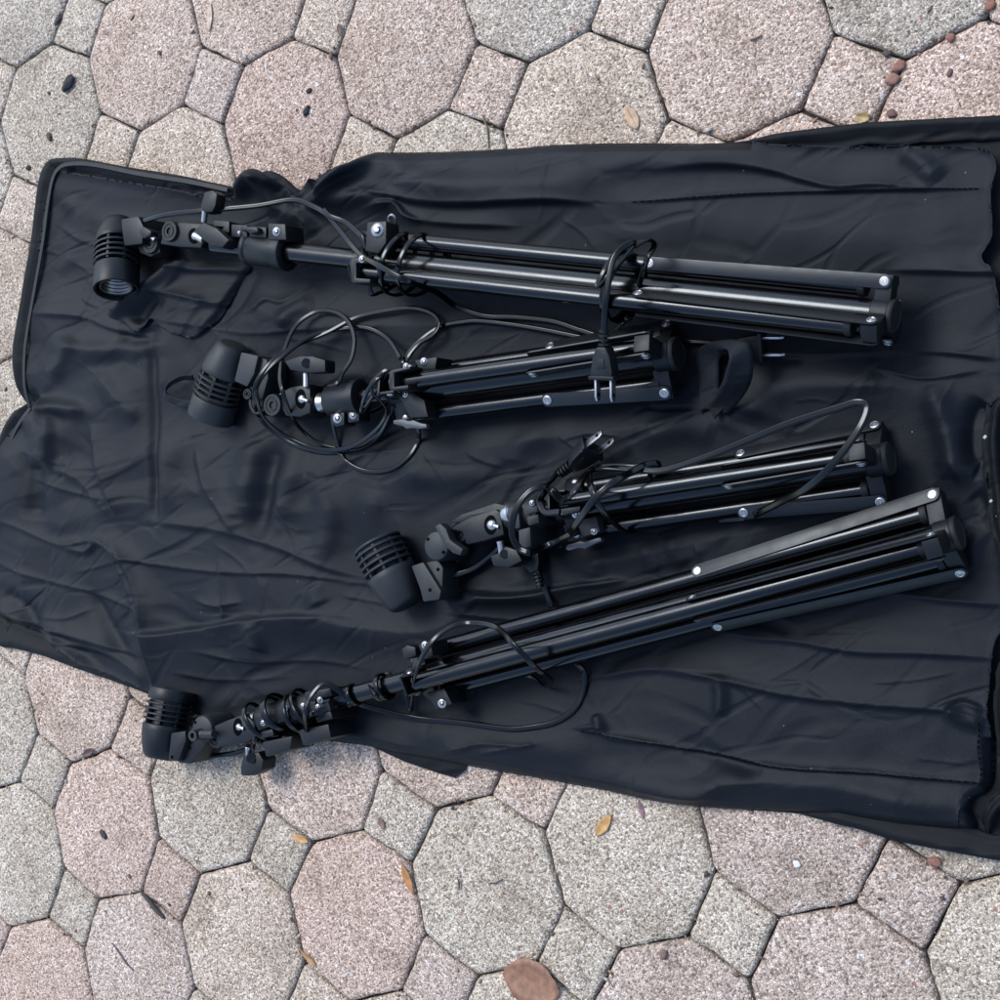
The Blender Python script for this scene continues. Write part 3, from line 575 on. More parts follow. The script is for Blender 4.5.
# ------------------------------------------------------------------ light stands
class Stand: pass
def stand(hub, collar, hz, legs, xl, xr, xriv, xhub, label, rl=9.3, rc=14.5, re=9.8, r=28, rr=28, rb=30, rh=38, arm_to=None, zarm=None):
    s = Stand(); s.k = psz(*hub, hz)*1.0
    A = P(*hub, hz); Bc = P(*collar, hz); s.e = (A-Bc).normalized(); s.lat = Z.cross(s.e).normalized(); s.A = A; s.Bc = Bc
    base = A.copy(); base.z = .004
    s.root = thing('light_stand', base, label, 'light stand', 'folded lamp stands lying on the bag')
    def at(x):
        lo, hi = -.9, 1.4
        for _ in range(40):
            mid = (lo+hi)/2
            if pix(Bc+(A-Bc)*mid)[0] < x: lo = mid
            else: hi = mid
        return Bc+(A-Bc)*lo
    s.at = at; k = s.k
    # column
    bm = B(); end = at(arm_to) if arm_to else Bc
    cyl(bm, at(xhub-2), at(xl-4), rc*k, 24, bev=.05)
    finish(bm, 'column', 'paint', s.root)
    bm = B(); cyl(bm, at(xl+10), end, re*k, 24, bev=.05); finish(bm, 'extension_tube', 'paint', s.root)
    hubm = B()
    lathe(hubm, A-s.e*20*k, s.e, [(0, rc*k), (0, 16*k), (1*k, 17*k), (17*k, 17*k), (18*k, 15*k), (18*k, 0)], 30)
    colm = B(); cxl = at(xl-2)
    lathe(colm, cxl-s.e*14*k, s.e, [(0, re*k), (0, rc*k), (1*k, (rc+1.3)*k), (25*k, (rc+1.3)*k), (26*k, (rc+.5)*k), (26*k, rc*k)], 28)
    rivs = []
    for li, th in enumerate(legs):
        t = math.radians(th); rad = Z*math.cos(t)+s.lat*math.sin(t); tan = s.e.cross(rad)
        a = at(xl+(4, -2, 8)[li % 3])+rad*r*k; b = at(xr)+rad*rr*k
        bm = B(); cyl(bm, a, b, rl*k, 22, bev=.06); leg = finish(bm, 'leg', 'paint', s.root)
        bm = B(); ax = (b-a).normalized(); lathe(bm, b-ax*1*k, ax, [(0, rl*k), (0, (rl+1.3)*k), (5*k, (rl+1.4)*k), (7*k, (rl+.6)*k), (7*k, 0)], 20); finish(bm, 'foot', 'rubber', leg)
        # hub fork and collar fork
        c = at(xhub)
        u0, u1 = 12*k, (rh+7)*k
        box(hubm, c+rad*(u0+u1)/2-s.e*1*k, s.e, rad, tan, 17*k, u1-u0, (2*rl-1.5)*k, 1.2*k)
        c2 = at(xl+2); v1 = (r+7)*k
        for sg in (-1, 1):
            box(colm, c2+rad*(9*k+v1)/2+tan*sg*(rl+2.0)*k, s.e, rad, tan, 19*k, v1-9*k, 2.6*k, .7*k)
        box(colm, c2+rad*(r-3)*k-s.e*12*k, s.e, rad, tan, 3*k, 20*k, (2*rl+4)*k, .7*k)
        for sg in (-1, 1):
            bm2 = B(); dome(bm2, c2+rad*(r)*k+tan*sg*(rl+3.0)*k, tan*sg, 4.4*k, 2.2*k); rivs.append(bm2)
            # brace strip
            p = at(xriv)+rad*rb*k; q = c+rad*rh*k; d = (q-p).normalized(); w = d.cross(tan).normalized(); hw = 7.1*k
            out = []
            for kk in range(9): an = math.pi/2+math.pi*kk/8; out.append(p+d*math.cos(an)*hw+w*math.sin(an)*hw)
            for kk in range(9): an = -math.pi/2+math.pi*kk/8; out.append(q+d*math.cos(an)*hw+w*math.sin(an)*hw)
            off = tan*sg*(rl+.9)*k
            bm3 = B(); prism(bm3, [x+off for x in out], tan*sg*1.7*k, .25*k)
            br = finish(bm3, 'brace', 'strap_metal', s.root)
            for x in (p, q):
                bm4 = B(); lathe(bm4, x+off+tan*sg*1.5*k, tan*sg, [(0, 0), (0, 5.2*k), (.7*k, 5.1*k), (1.2*k, 4.5*k), (1.25*k, 3.7*k), (.7*k, 3.2*k), (.7*k, 2.5*k), (1.3*k, 2.1*k), (1.35*k, 1.4*k), (.5*k, 1.1*k), (.5*k, 0)], 16)
                finish(bm4, 'rivet', 'steel', br)
    hb = finish(hubm, 'hub', 'plastic', s.root)
    bm = B(); lathe(bm, A-s.e*3*k, s.e, [(0, 0), (0, 16.5*k), (1.5*k, 17.5*k), (4.5*k, 17.5*k), (6*k, 16.3*k), (6.2*k, 15*k), (5.6*k, 14.4*k), (5.6*k, 0)], 32); finish(bm, 'end_cap', 'rubber', hb)
    cb = finish(colm, 'collar', 'plastic', s.root)
    for b_ in rivs: finish(b_, 'rivet', 'steel', cb)
    return s
def coil(s, x0, x1, ry, rz, turns, slant=0, dz=0, dy=0, ph=0, n=14, jit=.05, sl=0):
    out = []
    N = int(turns*n)
    for i in range(N+1):
        t = i/N; a = 2*math.pi*turns*t+ph; c = s.at(x0+(x1-x0)*(t+sl*math.sin(t*17+ph))); j = 1+jit*(math.sin(i*.31+ph)+.5*math.sin(i*.83))
        out.append(c+s.lat*(ry*math.cos(a)*j+dy)*s.k+Z*max(-c.z+.011, (rz*math.sin(a)*j+dz)*s.k)+s.e*slant*math.cos(a)*s.k)
    return out
CR = .00155
def cord(root, paths, r=CR, cover=True):
    bm = B()
    for p in paths:
        q = smooth_path([x if isinstance(x, Vector) else P(*x) for x in p], 6)
        pp = np.array([pix((v.x, v.y, 0)) for v in q]); zs = lining_h(pp[:, 0], pp[:, 1], np.full(len(q), 40.))*.001+r*1.15
        if cover: zs = np.where(inside(pp[:, 0], pp[:, 1], INN), zs, r*1.3)
        lift = np.maximum(zs-np.array([v.z for v in q]), 0)
        lift = np.maximum(lift, np.convolve(np.pad(lift, 3, 'edge'), np.ones(7)/7, 'valid'))
        for v, l in zip(q, lift): v.z += float(l)
        sweep(bm, q, twin(r), relax=.15)
    return finish(bm, 'power_cord', 'cord', root, 60)
def plug(parent, pos, fwd, up, sc=1.0, prongs=True):
    fwd = fwd.normalized(); lat_ = up.cross(fwd).normalized(); up = fwd.cross(lat_).normalized(); mm = .001*sc
    W = lambda x, y, z: pos+fwd*x*mm+lat_*y*mm+up*z*mm
    bm = B()
    out = [(0, -8.8), (0, 8.8), (-6, 8.8), (-16, 7.2), (-22, 4.6), (-23.5, 3.2), (-23.5, -3.2), (-22, -4.6), (-16, -7.2), (-6, -8.8)]
    prism(bm, [W(x, y, 5.5) for x, y in out], -up*11*mm, 1.4*mm)
    box(bm, W(-1.2, 0, 0), fwd, lat_, up, 3.0*mm, 21*mm, 12.5*mm, .9*mm)
    prism(bm, [W(x, y, 6.1) for x, y in [(-8, -3.6), (-8, 3.6), (-15, 2.4), (-15, -2.4)]], -up*2*mm, .4*mm)
    for k in range(4): lathe(bm, W(-24-3.2*k, 0, 0), -fwd, [(0, 2.4*mm), (.2*mm, (4.6-.3*k)*mm), (1.6*mm, (4.6-.3*k)*mm), (1.9*mm, 2.2*mm), (3.2*mm, 2.2*mm)], 16)
    pl = finish(bm, 'plug', 'plastic', parent)
    return pl, W, fwd, lat_, up, mm
def prongs(pp):
    pl, W, f, l, u, mm = pp
    for sg in (-1, 1):
        bm = B(); o = []
        for x, z in [(0, -3.1), (13, -3.1), (16, -1.6), (16, 1.6), (13, 3.1), (0, 3.1)]: o.append(W(x, sg*6.35+.8, z))
        prism(bm, o, -l*1.6*mm, .25*mm)
        for sd in (.9, -.9): lathe(bm, W(11.5, sg*6.35+sd, 0), l*sd, [(0, 0), (0, 1.5*mm), (.06*mm, 1.4*mm), (.06*mm, 0)], 12, 1)
        finish(bm, 'prong', ['steel', 'hole'], pl)
# sub-part level: the cord is the part, plug and prongs sit under it
def cord_with_plug(root, paths, pos, fwd, up, sc=1.0, r=.0012):
    c = cord(root, paths, r); pp = plug(c, pos, fwd, up, sc)
    pl, W, f, l, u, mm = pp
    for sg in (-1, 1):
        bm = B(); o = [W(x, sg*6.35+.8, z) for x, z in [(0, -3.1), (13, -3.1), (16, -1.6), (16, 1.6), (13, 3.1), (0, 3.1)]]
        prism(bm, o, -l*1.6*mm, .25*mm)
        for sd in (.95, -.95): lathe(bm, W(11.5, sg*6.35+sd*.9, 0), l*sd, [(0, 0), (0, 1.5*mm), (.12*mm, 1.4*mm), (.12*mm, 0)], 12, 1)  # dark discs on the blade paint the shade of its hole
        finish(bm, 'prong', ['steel', 'hole'], c)
    return c
def socket(root, a, b, r, fins, mats='plastic'):
    """a closed end, b open end; fins = start and end of the vented zone as a fraction of the length"""
    d = b-a; L = d.length; t, s_, u_ = frame(d); bm = B(); f0, f1 = fins
    pr = [(0, 0), (0, .55), (.02, .66), (.07, .76), (f0*.55, .93), (f0*.8, .985), (f0-.03, 1.0), (f0-.02, .98)]
    n = 4; w = (f1-f0)/n
    for k in range(n):
        x = f0+k*w; pr += [(x-.012, .72), (x+w*.48, .72), (x+w*.52, 1.02), (x+w*.56, 1.04), (x+w*.86, 1.04), (x+w*.92, 1.02)]
    pr += [(f1-.005, .72), (f1+.03, .72), (f1+.035, .99), (f1+.05, 1.01), (.985, 1.01), (1.0, .99), (1.0, .90), (.97, .88), (.70, .86), (.70, 0)]
    lathe(bm, a, d, [(x*L, y*r) for x, y in pr], 40)
    for q in range(8):
        an = 2*math.pi*(q+.5)/8; dr = s_*math.cos(an)+u_*math.sin(an)
        box(bm, a+d*((f0+f1)/2)+dr*r*.84, t, dr, t.cross(dr), L*(f1-f0+.03), r*.26, r*.12, .0003)
    o = finish(bm, 'lamp_socket', mats, root)
    bm = B(); lathe(bm, a+d*.71, d, [(0, 0)]+[(L*.25*q/20, r*(.70+.035*math.cos(q*2*math.pi/4))) for q in range(21)]+[(L*.25, r*.66)], 32)
    finish(bm, 'thread_shell', 'silver', o)
    return o
def knob(root, pts, z1, z0, shaft=None, name='wing_knob', mats='plastic', hub=None):
    bm = B(); ppoly(bm, pts, z1, z0, .0016)
    if hub: cyl(bm, P(*hub[0]), P(*hub[1]), hub[2], 16)
    o = finish(bm, name, mats, root)
    if shaft:
        bm = B(); cyl(bm, P(*shaft[0]), P(*shaft[1]), shaft[2], 14); finish(bm, 'screw', 'steel', o)
    return o
def bolt(root, x, y, z, r=.0042, name='bolt'):
    bm = B(); dome(bm, P(x, y, z), Z, r, r*.5); lathe(bm, P(x, y, z+r*420), Z, [(0, r*.5), (.0004, r*.5), (.0004, r*.3), (0, r*.25), (0, 0)], 6, 1)
    return finish(bm, name, ['steel', 'hole'], root)
def arm_box(root, pts, z1, z0, hole, disc, hr=(6, 9)):
    bm = B(); ppoly(bm, pts, z1, z0, .0016)
    o = finish(bm, 'swivel_arm', 'plastic', root)
    bm = B(); x, y = hole
    ppoly(bm, [(x+hr[0]*math.cos(a)*(1 if math.cos(a) < 0 else .8), y+hr[1]*math.sin(a)) for a in np.linspace(0, 2*math.pi, 20)[:-1]], z1+.35, z1-2, .0002); finish(bm, 'slot_shade', 'hole', o)  # solid dark oval, its black painted in as the slot's inner shade
    bm = B(); dome(bm, P(x+1, y, z1+.2), Z, hr[0]*.00062, hr[0]*.00042); cyl(bm, P(x+1, y, z1+1), P(x+hr[0]+1, y+2, z1+1), .0016, 12); finish(bm, 'ball', 'steel', o)
    return o
def knuckle(root, cx, cy, r, z1, z0, plain=False):
    bm = B(); c = P(cx, cy, z1); R_ = r*psz(cx, cy, z1); h = (z1-z0)*.001
    if plain:
        lathe(bm, c-Z*h, Z, [(0, 0), (0, R_*.95), (h*.05, R_), (h*.86, R_), (h*.94, R_*.97), (h*.99, R_*.9), (h*1.03, R_*.6), (h*1.05, 0)], 30)
        ko = finish(bm, 'knuckle', 'plastic_grey', root)
        for an in (2.2, -.9):
            bm = B(); lathe(bm, c+Vector((math.cos(an), math.sin(an), 0))*R_*.72+Z*h*.012, Z, [(0, 0), (0, .0016), (.0005, .0014), (.0005, 0)], 12); finish(bm, 'screw_hole_shade', 'hole', ko)  # dark disc on the surface, painted as the shade in a screw hole
        return ko
    lathe(bm, c-Z*h, Z, [(0, 0), (0, R_*.95), (h*.05, R_), (h*.93, R_), (h, R_*.93), (h, R_*.72), (h-.0007, R_*.68), (h-.0007, R_*.55), (h, R_*.5), (h, R_*.34), (h-.0016, R_*.30), (h-.0016, 0)], 30)
    return finish(bm, 'knuckle', 'plastic', root)

# ---- top long stand
G = 'folded lamp stands'
S1 = stand((893, 316), (362, 260), 39, (-35, 85, -155), 372, 858, 652, 884, 'long black stand topmost on the bag, its ribbed lamp socket in the top left corner', rl=10.1, rc=15.2, re=12.8, r=28, rr=27, rb=29, rh=33, arm_to=215)
R1 = S1.root
socket(R1, P(119, 221, 20), P(116, 290, 40), .0205, (.36, .66), 'plastic')
bm = B(); ppoly(bm, [(121,219),(138,216),(143,226),(142,244),(124,246),(122,232)], 42, 8, .0015); finish(bm, 'bracket', 'plastic', R1)
bm = B(); ppoly(bm, [(138,217),(150,228),(158,238),(160,252),(150,257),(140,253),(136,244)], 33, 14, .0015); finish(bm, 'bracket', 'plastic', R1)
knuckle(R1, 150, 243, 10.5, 36, 12)
knob(R1, [(138,231),(143,226),(151,231),(150,236),(143,239)], 46, 36, ((150,235,41),(155,240,40),.0022))
knuckle(R1, 169, 231, 10.5, 44, 14)
arm_box(R1, [(166,224),(182,222),(203,224),(204,232),(201,248),(180,247),(160,244),(162,236)], 41, 16, (194, 236), None, (6, 8))
knob(R1, [(204,192),(212,190),(217,194),(215,206),(212,212),(204,213),(200,208)], 54, 42, ((205,211,47),(204,222,45),.0026))
knob(R1, [(193,231),(203,222),(216,228),(229,240),(222,248),(212,246),(203,240)], 60, 45, ((196,236,50),(204,240,50),.0035))
knob(R1, [(214,224),(228,225),(222,232),(214,230)], 52, 42, name='tee_joint')
bm = B()
for q in ([(213,220),(229,221),(229,233),(213,232)], [(231,224),(247,225),(247,238),(231,237)], [(249,226),(266,227),(266,238),(249,237)]): ppoly(bm, q, 52, 26, .0015)
finish(bm, 'clamp', 'plastic', R1)
bm = B(); ppoly(bm, [(240,226),(257,227),(258,232),(250,234),(246,231),(240,231)], 58, 50, .0015); finish(bm, 'lever', 'plastic', R1)
bm = B(); lathe(bm, S1.at(249), S1.e, [(0, .0095), (0, .0140), (.001, .0148), (.004, .0148), (.0055, .0136), (.007, .0146), (.034, .0146), (.0355, .0160), (.044, .0160), (.045, .0145), (.045, .0095)], 28)
ppoly(bm, [(268,223),(285,224),(286,240),(268,240)], 54, 30, .0012); cl = finish(bm, 'clamp', 'plastic', R1); bolt(cl, 276.5, 231.5, 54)
bolt(R1, 239, 233, 53, .002)
bm = B(); ppoly(bm, [(367,222),(386,221),(386,243),(378,254),(365,251)], 62, 44, .0014); hgx = finish(bm, 'hinge_tab', 'plastic', R1); bolt(hgx, 377.5, 230, 62, .0062, 'bolt')
bm = B(); ppoly(bm, [(349,262),(352,257),(368,259),(368,263),(356,263),(356,278),(370,279),(370,283),(352,283)], 66, 40, .0009); hgx = finish(bm, 'hinge_tab', 'plastic', R1); bolt(hgx, 362, 259, 66, .0034)
bm = B(); tube(bm, smooth_path([P(x, y, z) for x, y, z in [(389,222,48),(389,217,50),(392,215,52),(395,218,50),(396,224,46)]]), .0011, 8); finish(bm, 'hook', 'steel', R1)
c1a = coil(S1, 386, 430, 37, 37, 2.6, slant=13, dz=3, ph=2.0, jit=.03)
path = [(140,222,38),(165,215,46),(200,211,48),(255,206,40),(292,200,36),(312,206,38),(326,214,44),(338,228,48),(350,243,54),(362,256,64),(376,264,74),(392,273,78),(408,281,74),(436,292,44),(456,306,17),(485,316,13),(515,317,12),(552,321,12),(580,330,12),(606,336,13)]
c1b = coil(S1, 630, 618, 38, 38, 2.7, slant=6, dz=4, ph=3.6, jit=.04)
cord_with_plug(R1, [path+c1b+[(634,245,78),(622,248,88),(612,264,92),(606,300,92),(604,326,84),(604,338,80)],
                    [(324,210,46),(330,216,48),(345,222,48),(357,232,52),(364,243,54)]+c1a[2:]+[(436,292,18)],
                    [(630,318,14),(646,262,70),(654,246,60),(648,240,70),(634,246,78)]],
               P(605, 379, 74), P(605, 379, 74)-P(604.5, 348, 78), Z+Vector((0, .1, 0)), .98)

# ---- second stand (short)
S2 = stand((676, 354), (392, 393), 34, (12, -108, 132), 404, 652, 547, 662, 'short black stand just below the topmost one, wound in loose cord loops around its clamps', r=28, rr=28, rb=28, rh=36, arm_to=352)
R2 = S2.root
socket(R2, P(234, 344, 25), P(210, 418, 20), .0205, (.42, .70), 'plastic_grey')
bm = B(); ppoly(bm, [(241,352),(258,356),(254,374),(247,387),(234,381)], 42, 10, .0015); finish(bm, 'bracket', 'plastic_grey', R2)
bm = B(); ppoly(bm, [(258,356),(267,360),(268,378),(262,400),(252,396),(249,386)], 37, 12, .0015); finish(bm, 'bracket', 'plastic_grey', R2)
knuckle(R2, 258, 402, 13, 32, 10); knuckle(R2, 247, 394, 5.5, 44, 34)
knuckle(R2, 272, 405, 11.5, 46, 14)
arm_box(R2, [(283,391),(291,387),(310,384),(310,413),(300,417),(286,416),(280,407)], 44, 16, (301, 399), None, (6, 10))
knob(R2, [(284,361),(300,356),(312,356),(325,360),(325,372),(310,373),(300,372),(290,370)], 52, 38, ((306,373,46),(306,387,46),.0026), hub=((306,363,52),(306,363,54),.004))
bm = B(); lathe(bm, S2.at(327)-S2.e*.012, S2.e, [(0, 0), (0, .0045), (.003, .0065), (.006, .0085), (.009, .0075), (.013, .0075), (.013, 0)], 24); finish(bm, 'ball_joint', 'steel', R2)
bm = B(); lathe(bm, S2.at(330), S2.e, [(0, 0), (0, .0122), (.001, .013), (.026, .013), (.027, .015), (.033, .015), (.034, .013), (.034, 0)], 28)
ppoly(bm, [(330,412),(344,411),(344,425),(336,427),(331,424)], 40, 24, .0012); ppoly(bm, [(347,409),(358,407),(359,421),(348,423)], 40, 24, .0012); cl = finish(bm, 'clamp', 'plastic', R2)
bolt(cl, 337.5, 418, 40, .0048); bolt(cl, 353, 415, 40, .0038)
bm = B(); ppoly(bm, [(389,371),(392,370),(410,366),(410,369),(394,373),(394,387),(408,385),(408,389),(392,391),(389,389)], 68, 40, .0008); hgx = finish(bm, 'hinge_tab', 'plastic', R2); bolt(hgx, 406, 366, 67, .0028)
bm = B(); ppoly(bm, [(414,360),(437,357),(435,369),(420,371)], 52, 30, .0012); hgx = finish(bm, 'hinge_tab', 'plastic', R2); bolt(hgx, 424, 361.5, 52, .0036)
bm = B(); ppoly(bm, [(392,391),(408,389),(424,400),(428,417),(410,418),(402,402)], 48, 24, .0012); hgx = finish(bm, 'hinge_tab', 'plastic', R2); bolt(hgx, 405, 394, 48, .003)
bm = B(); ppoly(bm, [(393,420),(402,419),(408,421),(413,420),(420,423),(426,424),(427,428),(419,429),(412,428),(406,429),(402,426),(393,424)], 44, 38, .0012); finish(bm, 'lever', 'lever', R2)
p2a = [(262,404,20),(275,398,34),(300,388,30),(334,385,40),(343,372,34),(352,357,28),(354,336,22),(346,319,18),(331,311,16),(313,313,16),(295,327,22),(284,352,34),(280,375,50),(283,393,56),(292,417,40),(307,435,20),(328,447,13),(356,449,12),(378,436,14),(390,414,26),(398,392,30)]
p2b = [(398,400,14),(403,366,30),(400,357,26),(388,339,16),(367,328,14),(340,329,16),(310,337,26),(282,357,40),(265,373,46),(257,387,46),(257,398,44),(264,418,30),(287,437,16),(318,449,14),(350,447,20),(376,430,30),(386,410,42),(372,392,56),(374,380,58),(388,371,56)]
p2c = [(362,412,46),(366,394,56),(378,378,58),(390,372,50),(400,380,20),(396,405,12),(370,440,12),(335,452,12),(308,449,12),(285,440,13),(262,421,22),(255,402,40),(256,384,48),(271,362,44),(295,346,30),(328,332,20),(355,318,15),(385,311,14),(412,308,14),(431,313,14),(439,322,16),(434,334,18),(420,343,18),(409,356,20),(402,372,24)]
p2d = [(334,412,20),(337,441,12),(343,456,11),(358,468,11),(376,472,11),(397,468,11),(412,456,11),(419,441,12),(418,428,22),(412,400,12),(404,366,20),(409,352,16),(424,337,14),(442,326,12),(462,322,12),(480,321,12),(515,325,12),(550,331,12),(590,339,12),(640,346,12),(690,342,12),(722,344,14),(738,346,16)]
cord_with_plug(R2, [p2a+p2b+p2c+[(394,398,14),(365,415,14)]+p2d], P(764, 346, 26), P(800, 345.5, 25)-P(764, 346, 26), Z+Vector((0, -.35, 0)), .95, .00105)

# ---- third stand (short)
S3 = stand((888, 459), (556, 510), 31, (10, -110, 130), 572, 858, 740, 874, 'short black stand whose cord arcs in a wide open loop over its right end', r=29, rr=28, rb=31, rh=40, arm_to=500)
R3 = S3.root
socket(R3, P(408, 606, 23), P(377, 543, 27), .0205, (.56, .93), 'plastic_grey')
bm = B(); ppoly(bm, [(411,566),(423,562),(441,591),(439,600),(423,602),(420,590)], 38, 8, .0015); finish(bm, 'bracket', 'plastic_grey', R3)
bm = B(); ppoly(bm, [(424,563),(438,560),(443,568),(442,590),(437,600)], 34, 9, .0015); b3 = finish(bm, 'bracket', 'plastic_grey', R3)
for x, y in ((438, 569.5), (430, 590)):
    bm = B(); lathe(bm, P(x, y, 38 if x < 435 else 34), Z, [(0, 0), (0, .0016), (.0004, .0014), (.0004, 0)], 12); finish(bm, 'screw_hole_shade', 'hole', b3)  # hole shade painted as flat dark discs on the bracket
knuckle(R3, 436, 546, 15.5, 42, 10, True); knuckle(R3, 458, 532, 11.5, 36, 10)
bm = B(); ppoly(bm, [(434,526),(440,523),(446,529),(450,540),(463,549),(460,556),(452,553),(443,544)], 50, 40, .0018); finish(bm, 'lever', 'plastic_grey', R3)
arm_box(R3, [(449,529),(470,517),(495,509),(500,512),(504,535),(484,541),(466,545),(462,532)], 44, 14, (491, 525), None, (7, 10))
bm = B(); ppoly(bm, [(450,522),(462,514),(495,503),(508,506),(509,512),(480,516),(462,524)], 40, 12, .0015); finish(bm, 'bracket', 'plastic', R3)
bm = B(); lathe(bm, P(502, 517, 36), P(512, 514, 36)-P(502, 517, 36), [(0, 0), (0, .005), (.004, .008), (.009, .0085), (.012, .006), (.012, 0)], 20); finish(bm, 'ball_joint', 'steel', R3)
bm = B()
for q in ([(507,508),(518,506),(520,528),(510,530)], [(524,507),(536,503),(538,512),(526,515)], [(526,517),(538,514),(539,523),(528,526)], [(518,530),(530,527),(531,547),(519,550)]): ppoly(bm, q, 48, 14, .0014)
lathe(bm, S3.at(508), S3.e, [(0, 0), (0, .0115), (.001, .0122), (.03, .0122), (.031, .011), (.031, 0)], 24)
cl = finish(bm, 'clamp', 'plastic_grey', R3); bolt(cl, 532, 503, 49, .0026); bolt(cl, 534, 513, 44, .002)
knob(R3, [(490,556),(500,552),(505,546),(516,550),(522,561),(508,568),(493,566)], 40, 24, ((500,541,40),(502,553,38),.0028), hub=((504,554,40),(504,554,41.5),.0035))
bm = B(); ppoly(bm, [(566,545),(574,543),(580,541),(584,542),(590,540),(600,537),(602,541),(592,545),(585,549),(579,548),(568,551),(565,549)], 34, 28, .0012); finish(bm, 'lever', 'lever', R3)
bm = B(); ppoly(bm, [(578,520),(596,516),(600,532),(580,538)], 38, 16, .0012); hgx = finish(bm, 'hinge_tab', 'plastic_grey', R3); bolt(hgx, 594, 531, 38, .0032)
bm = B(); ppoly(bm, [(560,509),(580,506),(580,511),(562,516)], 64, 44, .001); hgx = finish(bm, 'hinge_tab', 'plastic', R3); bolt(hgx, 576, 514, 58, .0036)
p3a = [(442,576,20),(458,574,16),(474,568,14),(490,556,16),(505,545,24),(530,553,56),(519,548,60),(512,533,64),(515,512,66),(527,494,64),(541,487,60),(553,491,54),(562,500,66),(574,492,78),(586,474,64),(600,467,52),(632,467,50),(650,470,48),(640,500,12),(600,520,12),(571,534,52),(582,516,72),(596,497,80),(614,482,76),(632,472,62),(646,465,52),(660,466,42),(650,490,12),(632,531,26),(612,521,60),(600,507,74),(592,490,76),(590,474,60),(604,468,52),(640,470,54),(664,470,56),(705,457,60),(750,439,66),(792,422,72),(837,408,78),(858,402,80),(867,408,80),(857,432,82),(830,467,80),(805,489,68),(780,502,50),(758,513,34),(745,518,16),(720,520,11)]
p3b = [(530,553,54),(550,544,40),(571,534,52)]
p3c = [(545,486,46),(552,480,34),(558,472,24),(566,465,22)]
p3d = [(560,500,60),(548,490,50),(540,500,56),(545,512,60),(560,512,62)]
cord_with_plug(R3, [p3a, p3b, p3c, p3d], P(593, 448, 28), P(611, 434, 30)-P(590, 450.5, 28), Vector((.5, -.8, .55)), 1.0, .0014)

# ---- bottom long stand
S4 = stand((957, 533), (408, 680), 31, (-14, 106, -134), 424, 928, 706, 944, 'longest black stand at the bottom, reaching from the lower right down to the bag edge', rl=10.4, rc=15.2, re=11.8, r=29, rr=28, rb=31, rh=42, arm_to=262)
R4 = S4.root
socket(R4, P(160, 759, 30), P(174, 690, 17), .0215, (.50, .80), 'plastic')
bm = B(); ppoly(bm, [(171,733),(185,731),(186,740),(178,762),(168,760)], 42, 4, .0015); finish(bm, 'bracket', 'plastic', R4)
bm = B(); ppoly(bm, [(186,736),(196,722),(212,730),(205,746),(190,764),(178,763)], 36, 6, .0015); b4 = finish(bm, 'bracket', 'plastic', R4)
for x, y, zz in ((172, 757, 42.1), (190, 748, 36.1)):
    bm = B(); lathe(bm, P(x, y, zz), Z, [(0, 0), (0, .0016), (.0004, .0014), (.0004, 0)], 12); finish(bm, 'screw_hole_shade', 'hole', b4)  # flat dark discs carry the painted shade of the screw holes
knuckle(R4, 202, 729, 14, 38, 8, True); knuckle(R4, 215, 738, 10.5, 34, 8)
bm = B(); cyl(bm, P(201, 734, 46), P(214, 734, 46), .0036, 16); lathe(bm, P(202, 734, 38), Z, [(0, 0), (0, .0055), (.006, .0048), (.012, .0048), (.012, .0025), (.009, .0022), (.009, 0)], 18); finish(bm, 'wing_knob', 'plastic_grey', R4)
arm_box(R4, [(214,726),(228,720),(244,714),(254,722),(256,738),(248,742),(228,746),(218,746)], 42, 10, (238, 727), None, (5, 9))
bm = B(); lathe(bm, P(242, 726, 32), P(262, 719, 32)-P(242, 726, 32), [(0, 0), (0, .006), (.004, .009), (.008, .010), (.012, .008), (.02, .008), (.02, 0)], 20); finish(bm, 'ball_joint', 'steel', R4)
bm = B()
for q in ([(255,720),(266,716),(269,727),(258,731)], [(260,732),(272,729),(274,736),(261,739)], [(275,711),(287,708),(289,720),(277,724)], [(292,706),(302,703),(304,717),(294,720)], [(262,742),(292,736),(290,750),(266,757)], [(298,730),(328,724),(331,738),(303,746)], [(310,706),(328,701),(331,711),(312,714)], [(314,715),(330,711),(333,719),(317,723)], [(304,692),(330,688),(332,696),(306,702)]): ppoly(bm, q, 44, 12, .0014)
lathe(bm, S4.at(262), S4.e, [(0, 0), (0, .0105), (.001, .0115), (.07, .0115), (.071, .010), (.071, 0)], 24)
cl = finish(bm, 'clamp', 'plastic', R4)
for x, y in ((266, 716), (285, 708), (303, 706), (320, 700)): bolt(cl, x, y, 46, .003)
for x, y in ((318, 707), (263, 723)): bolt(cl, x, y, 44.4, .0028)
knob(R4, [(243,756),(250,753),(258,752),(263,760),(262,770),(252,776),(241,776),(240,768)], 30, 12, ((248,746,32),(249,756,28),.0028), hub=((251,758,30),(251,758,33),.0045))
knob(R4, [(401,649),(407,645),(415,647),(416,656),(404,660)], 52, 38)
bm = B(); ppoly(bm, [(418,645),(430,641),(433,656),(424,660)], 58, 34, .0012); hgx = finish(bm, 'hinge_tab', 'plastic', R4); bolt(hgx, 425, 645, 58, .0034)
bm = B(); ppoly(bm, [(426,693),(444,688),(452,704),(436,710)], 40, 16, .0012); hgx = finish(bm, 'hinge_tab', 'plastic', R4); bolt(hgx, 442, 703, 40, .0042)
cA = coil(S4, 256, 314, 26, 27, 5.3, slant=-4, dz=4, ph=2.6, jit=.15, sl=.06)
cB = coil(S4, 352, 357, 13, 15, 1.2, dz=2, ph=2.5); cC = coil(S4, 382, 388, 16, 17, 1.6, dz=3, ph=2.0)
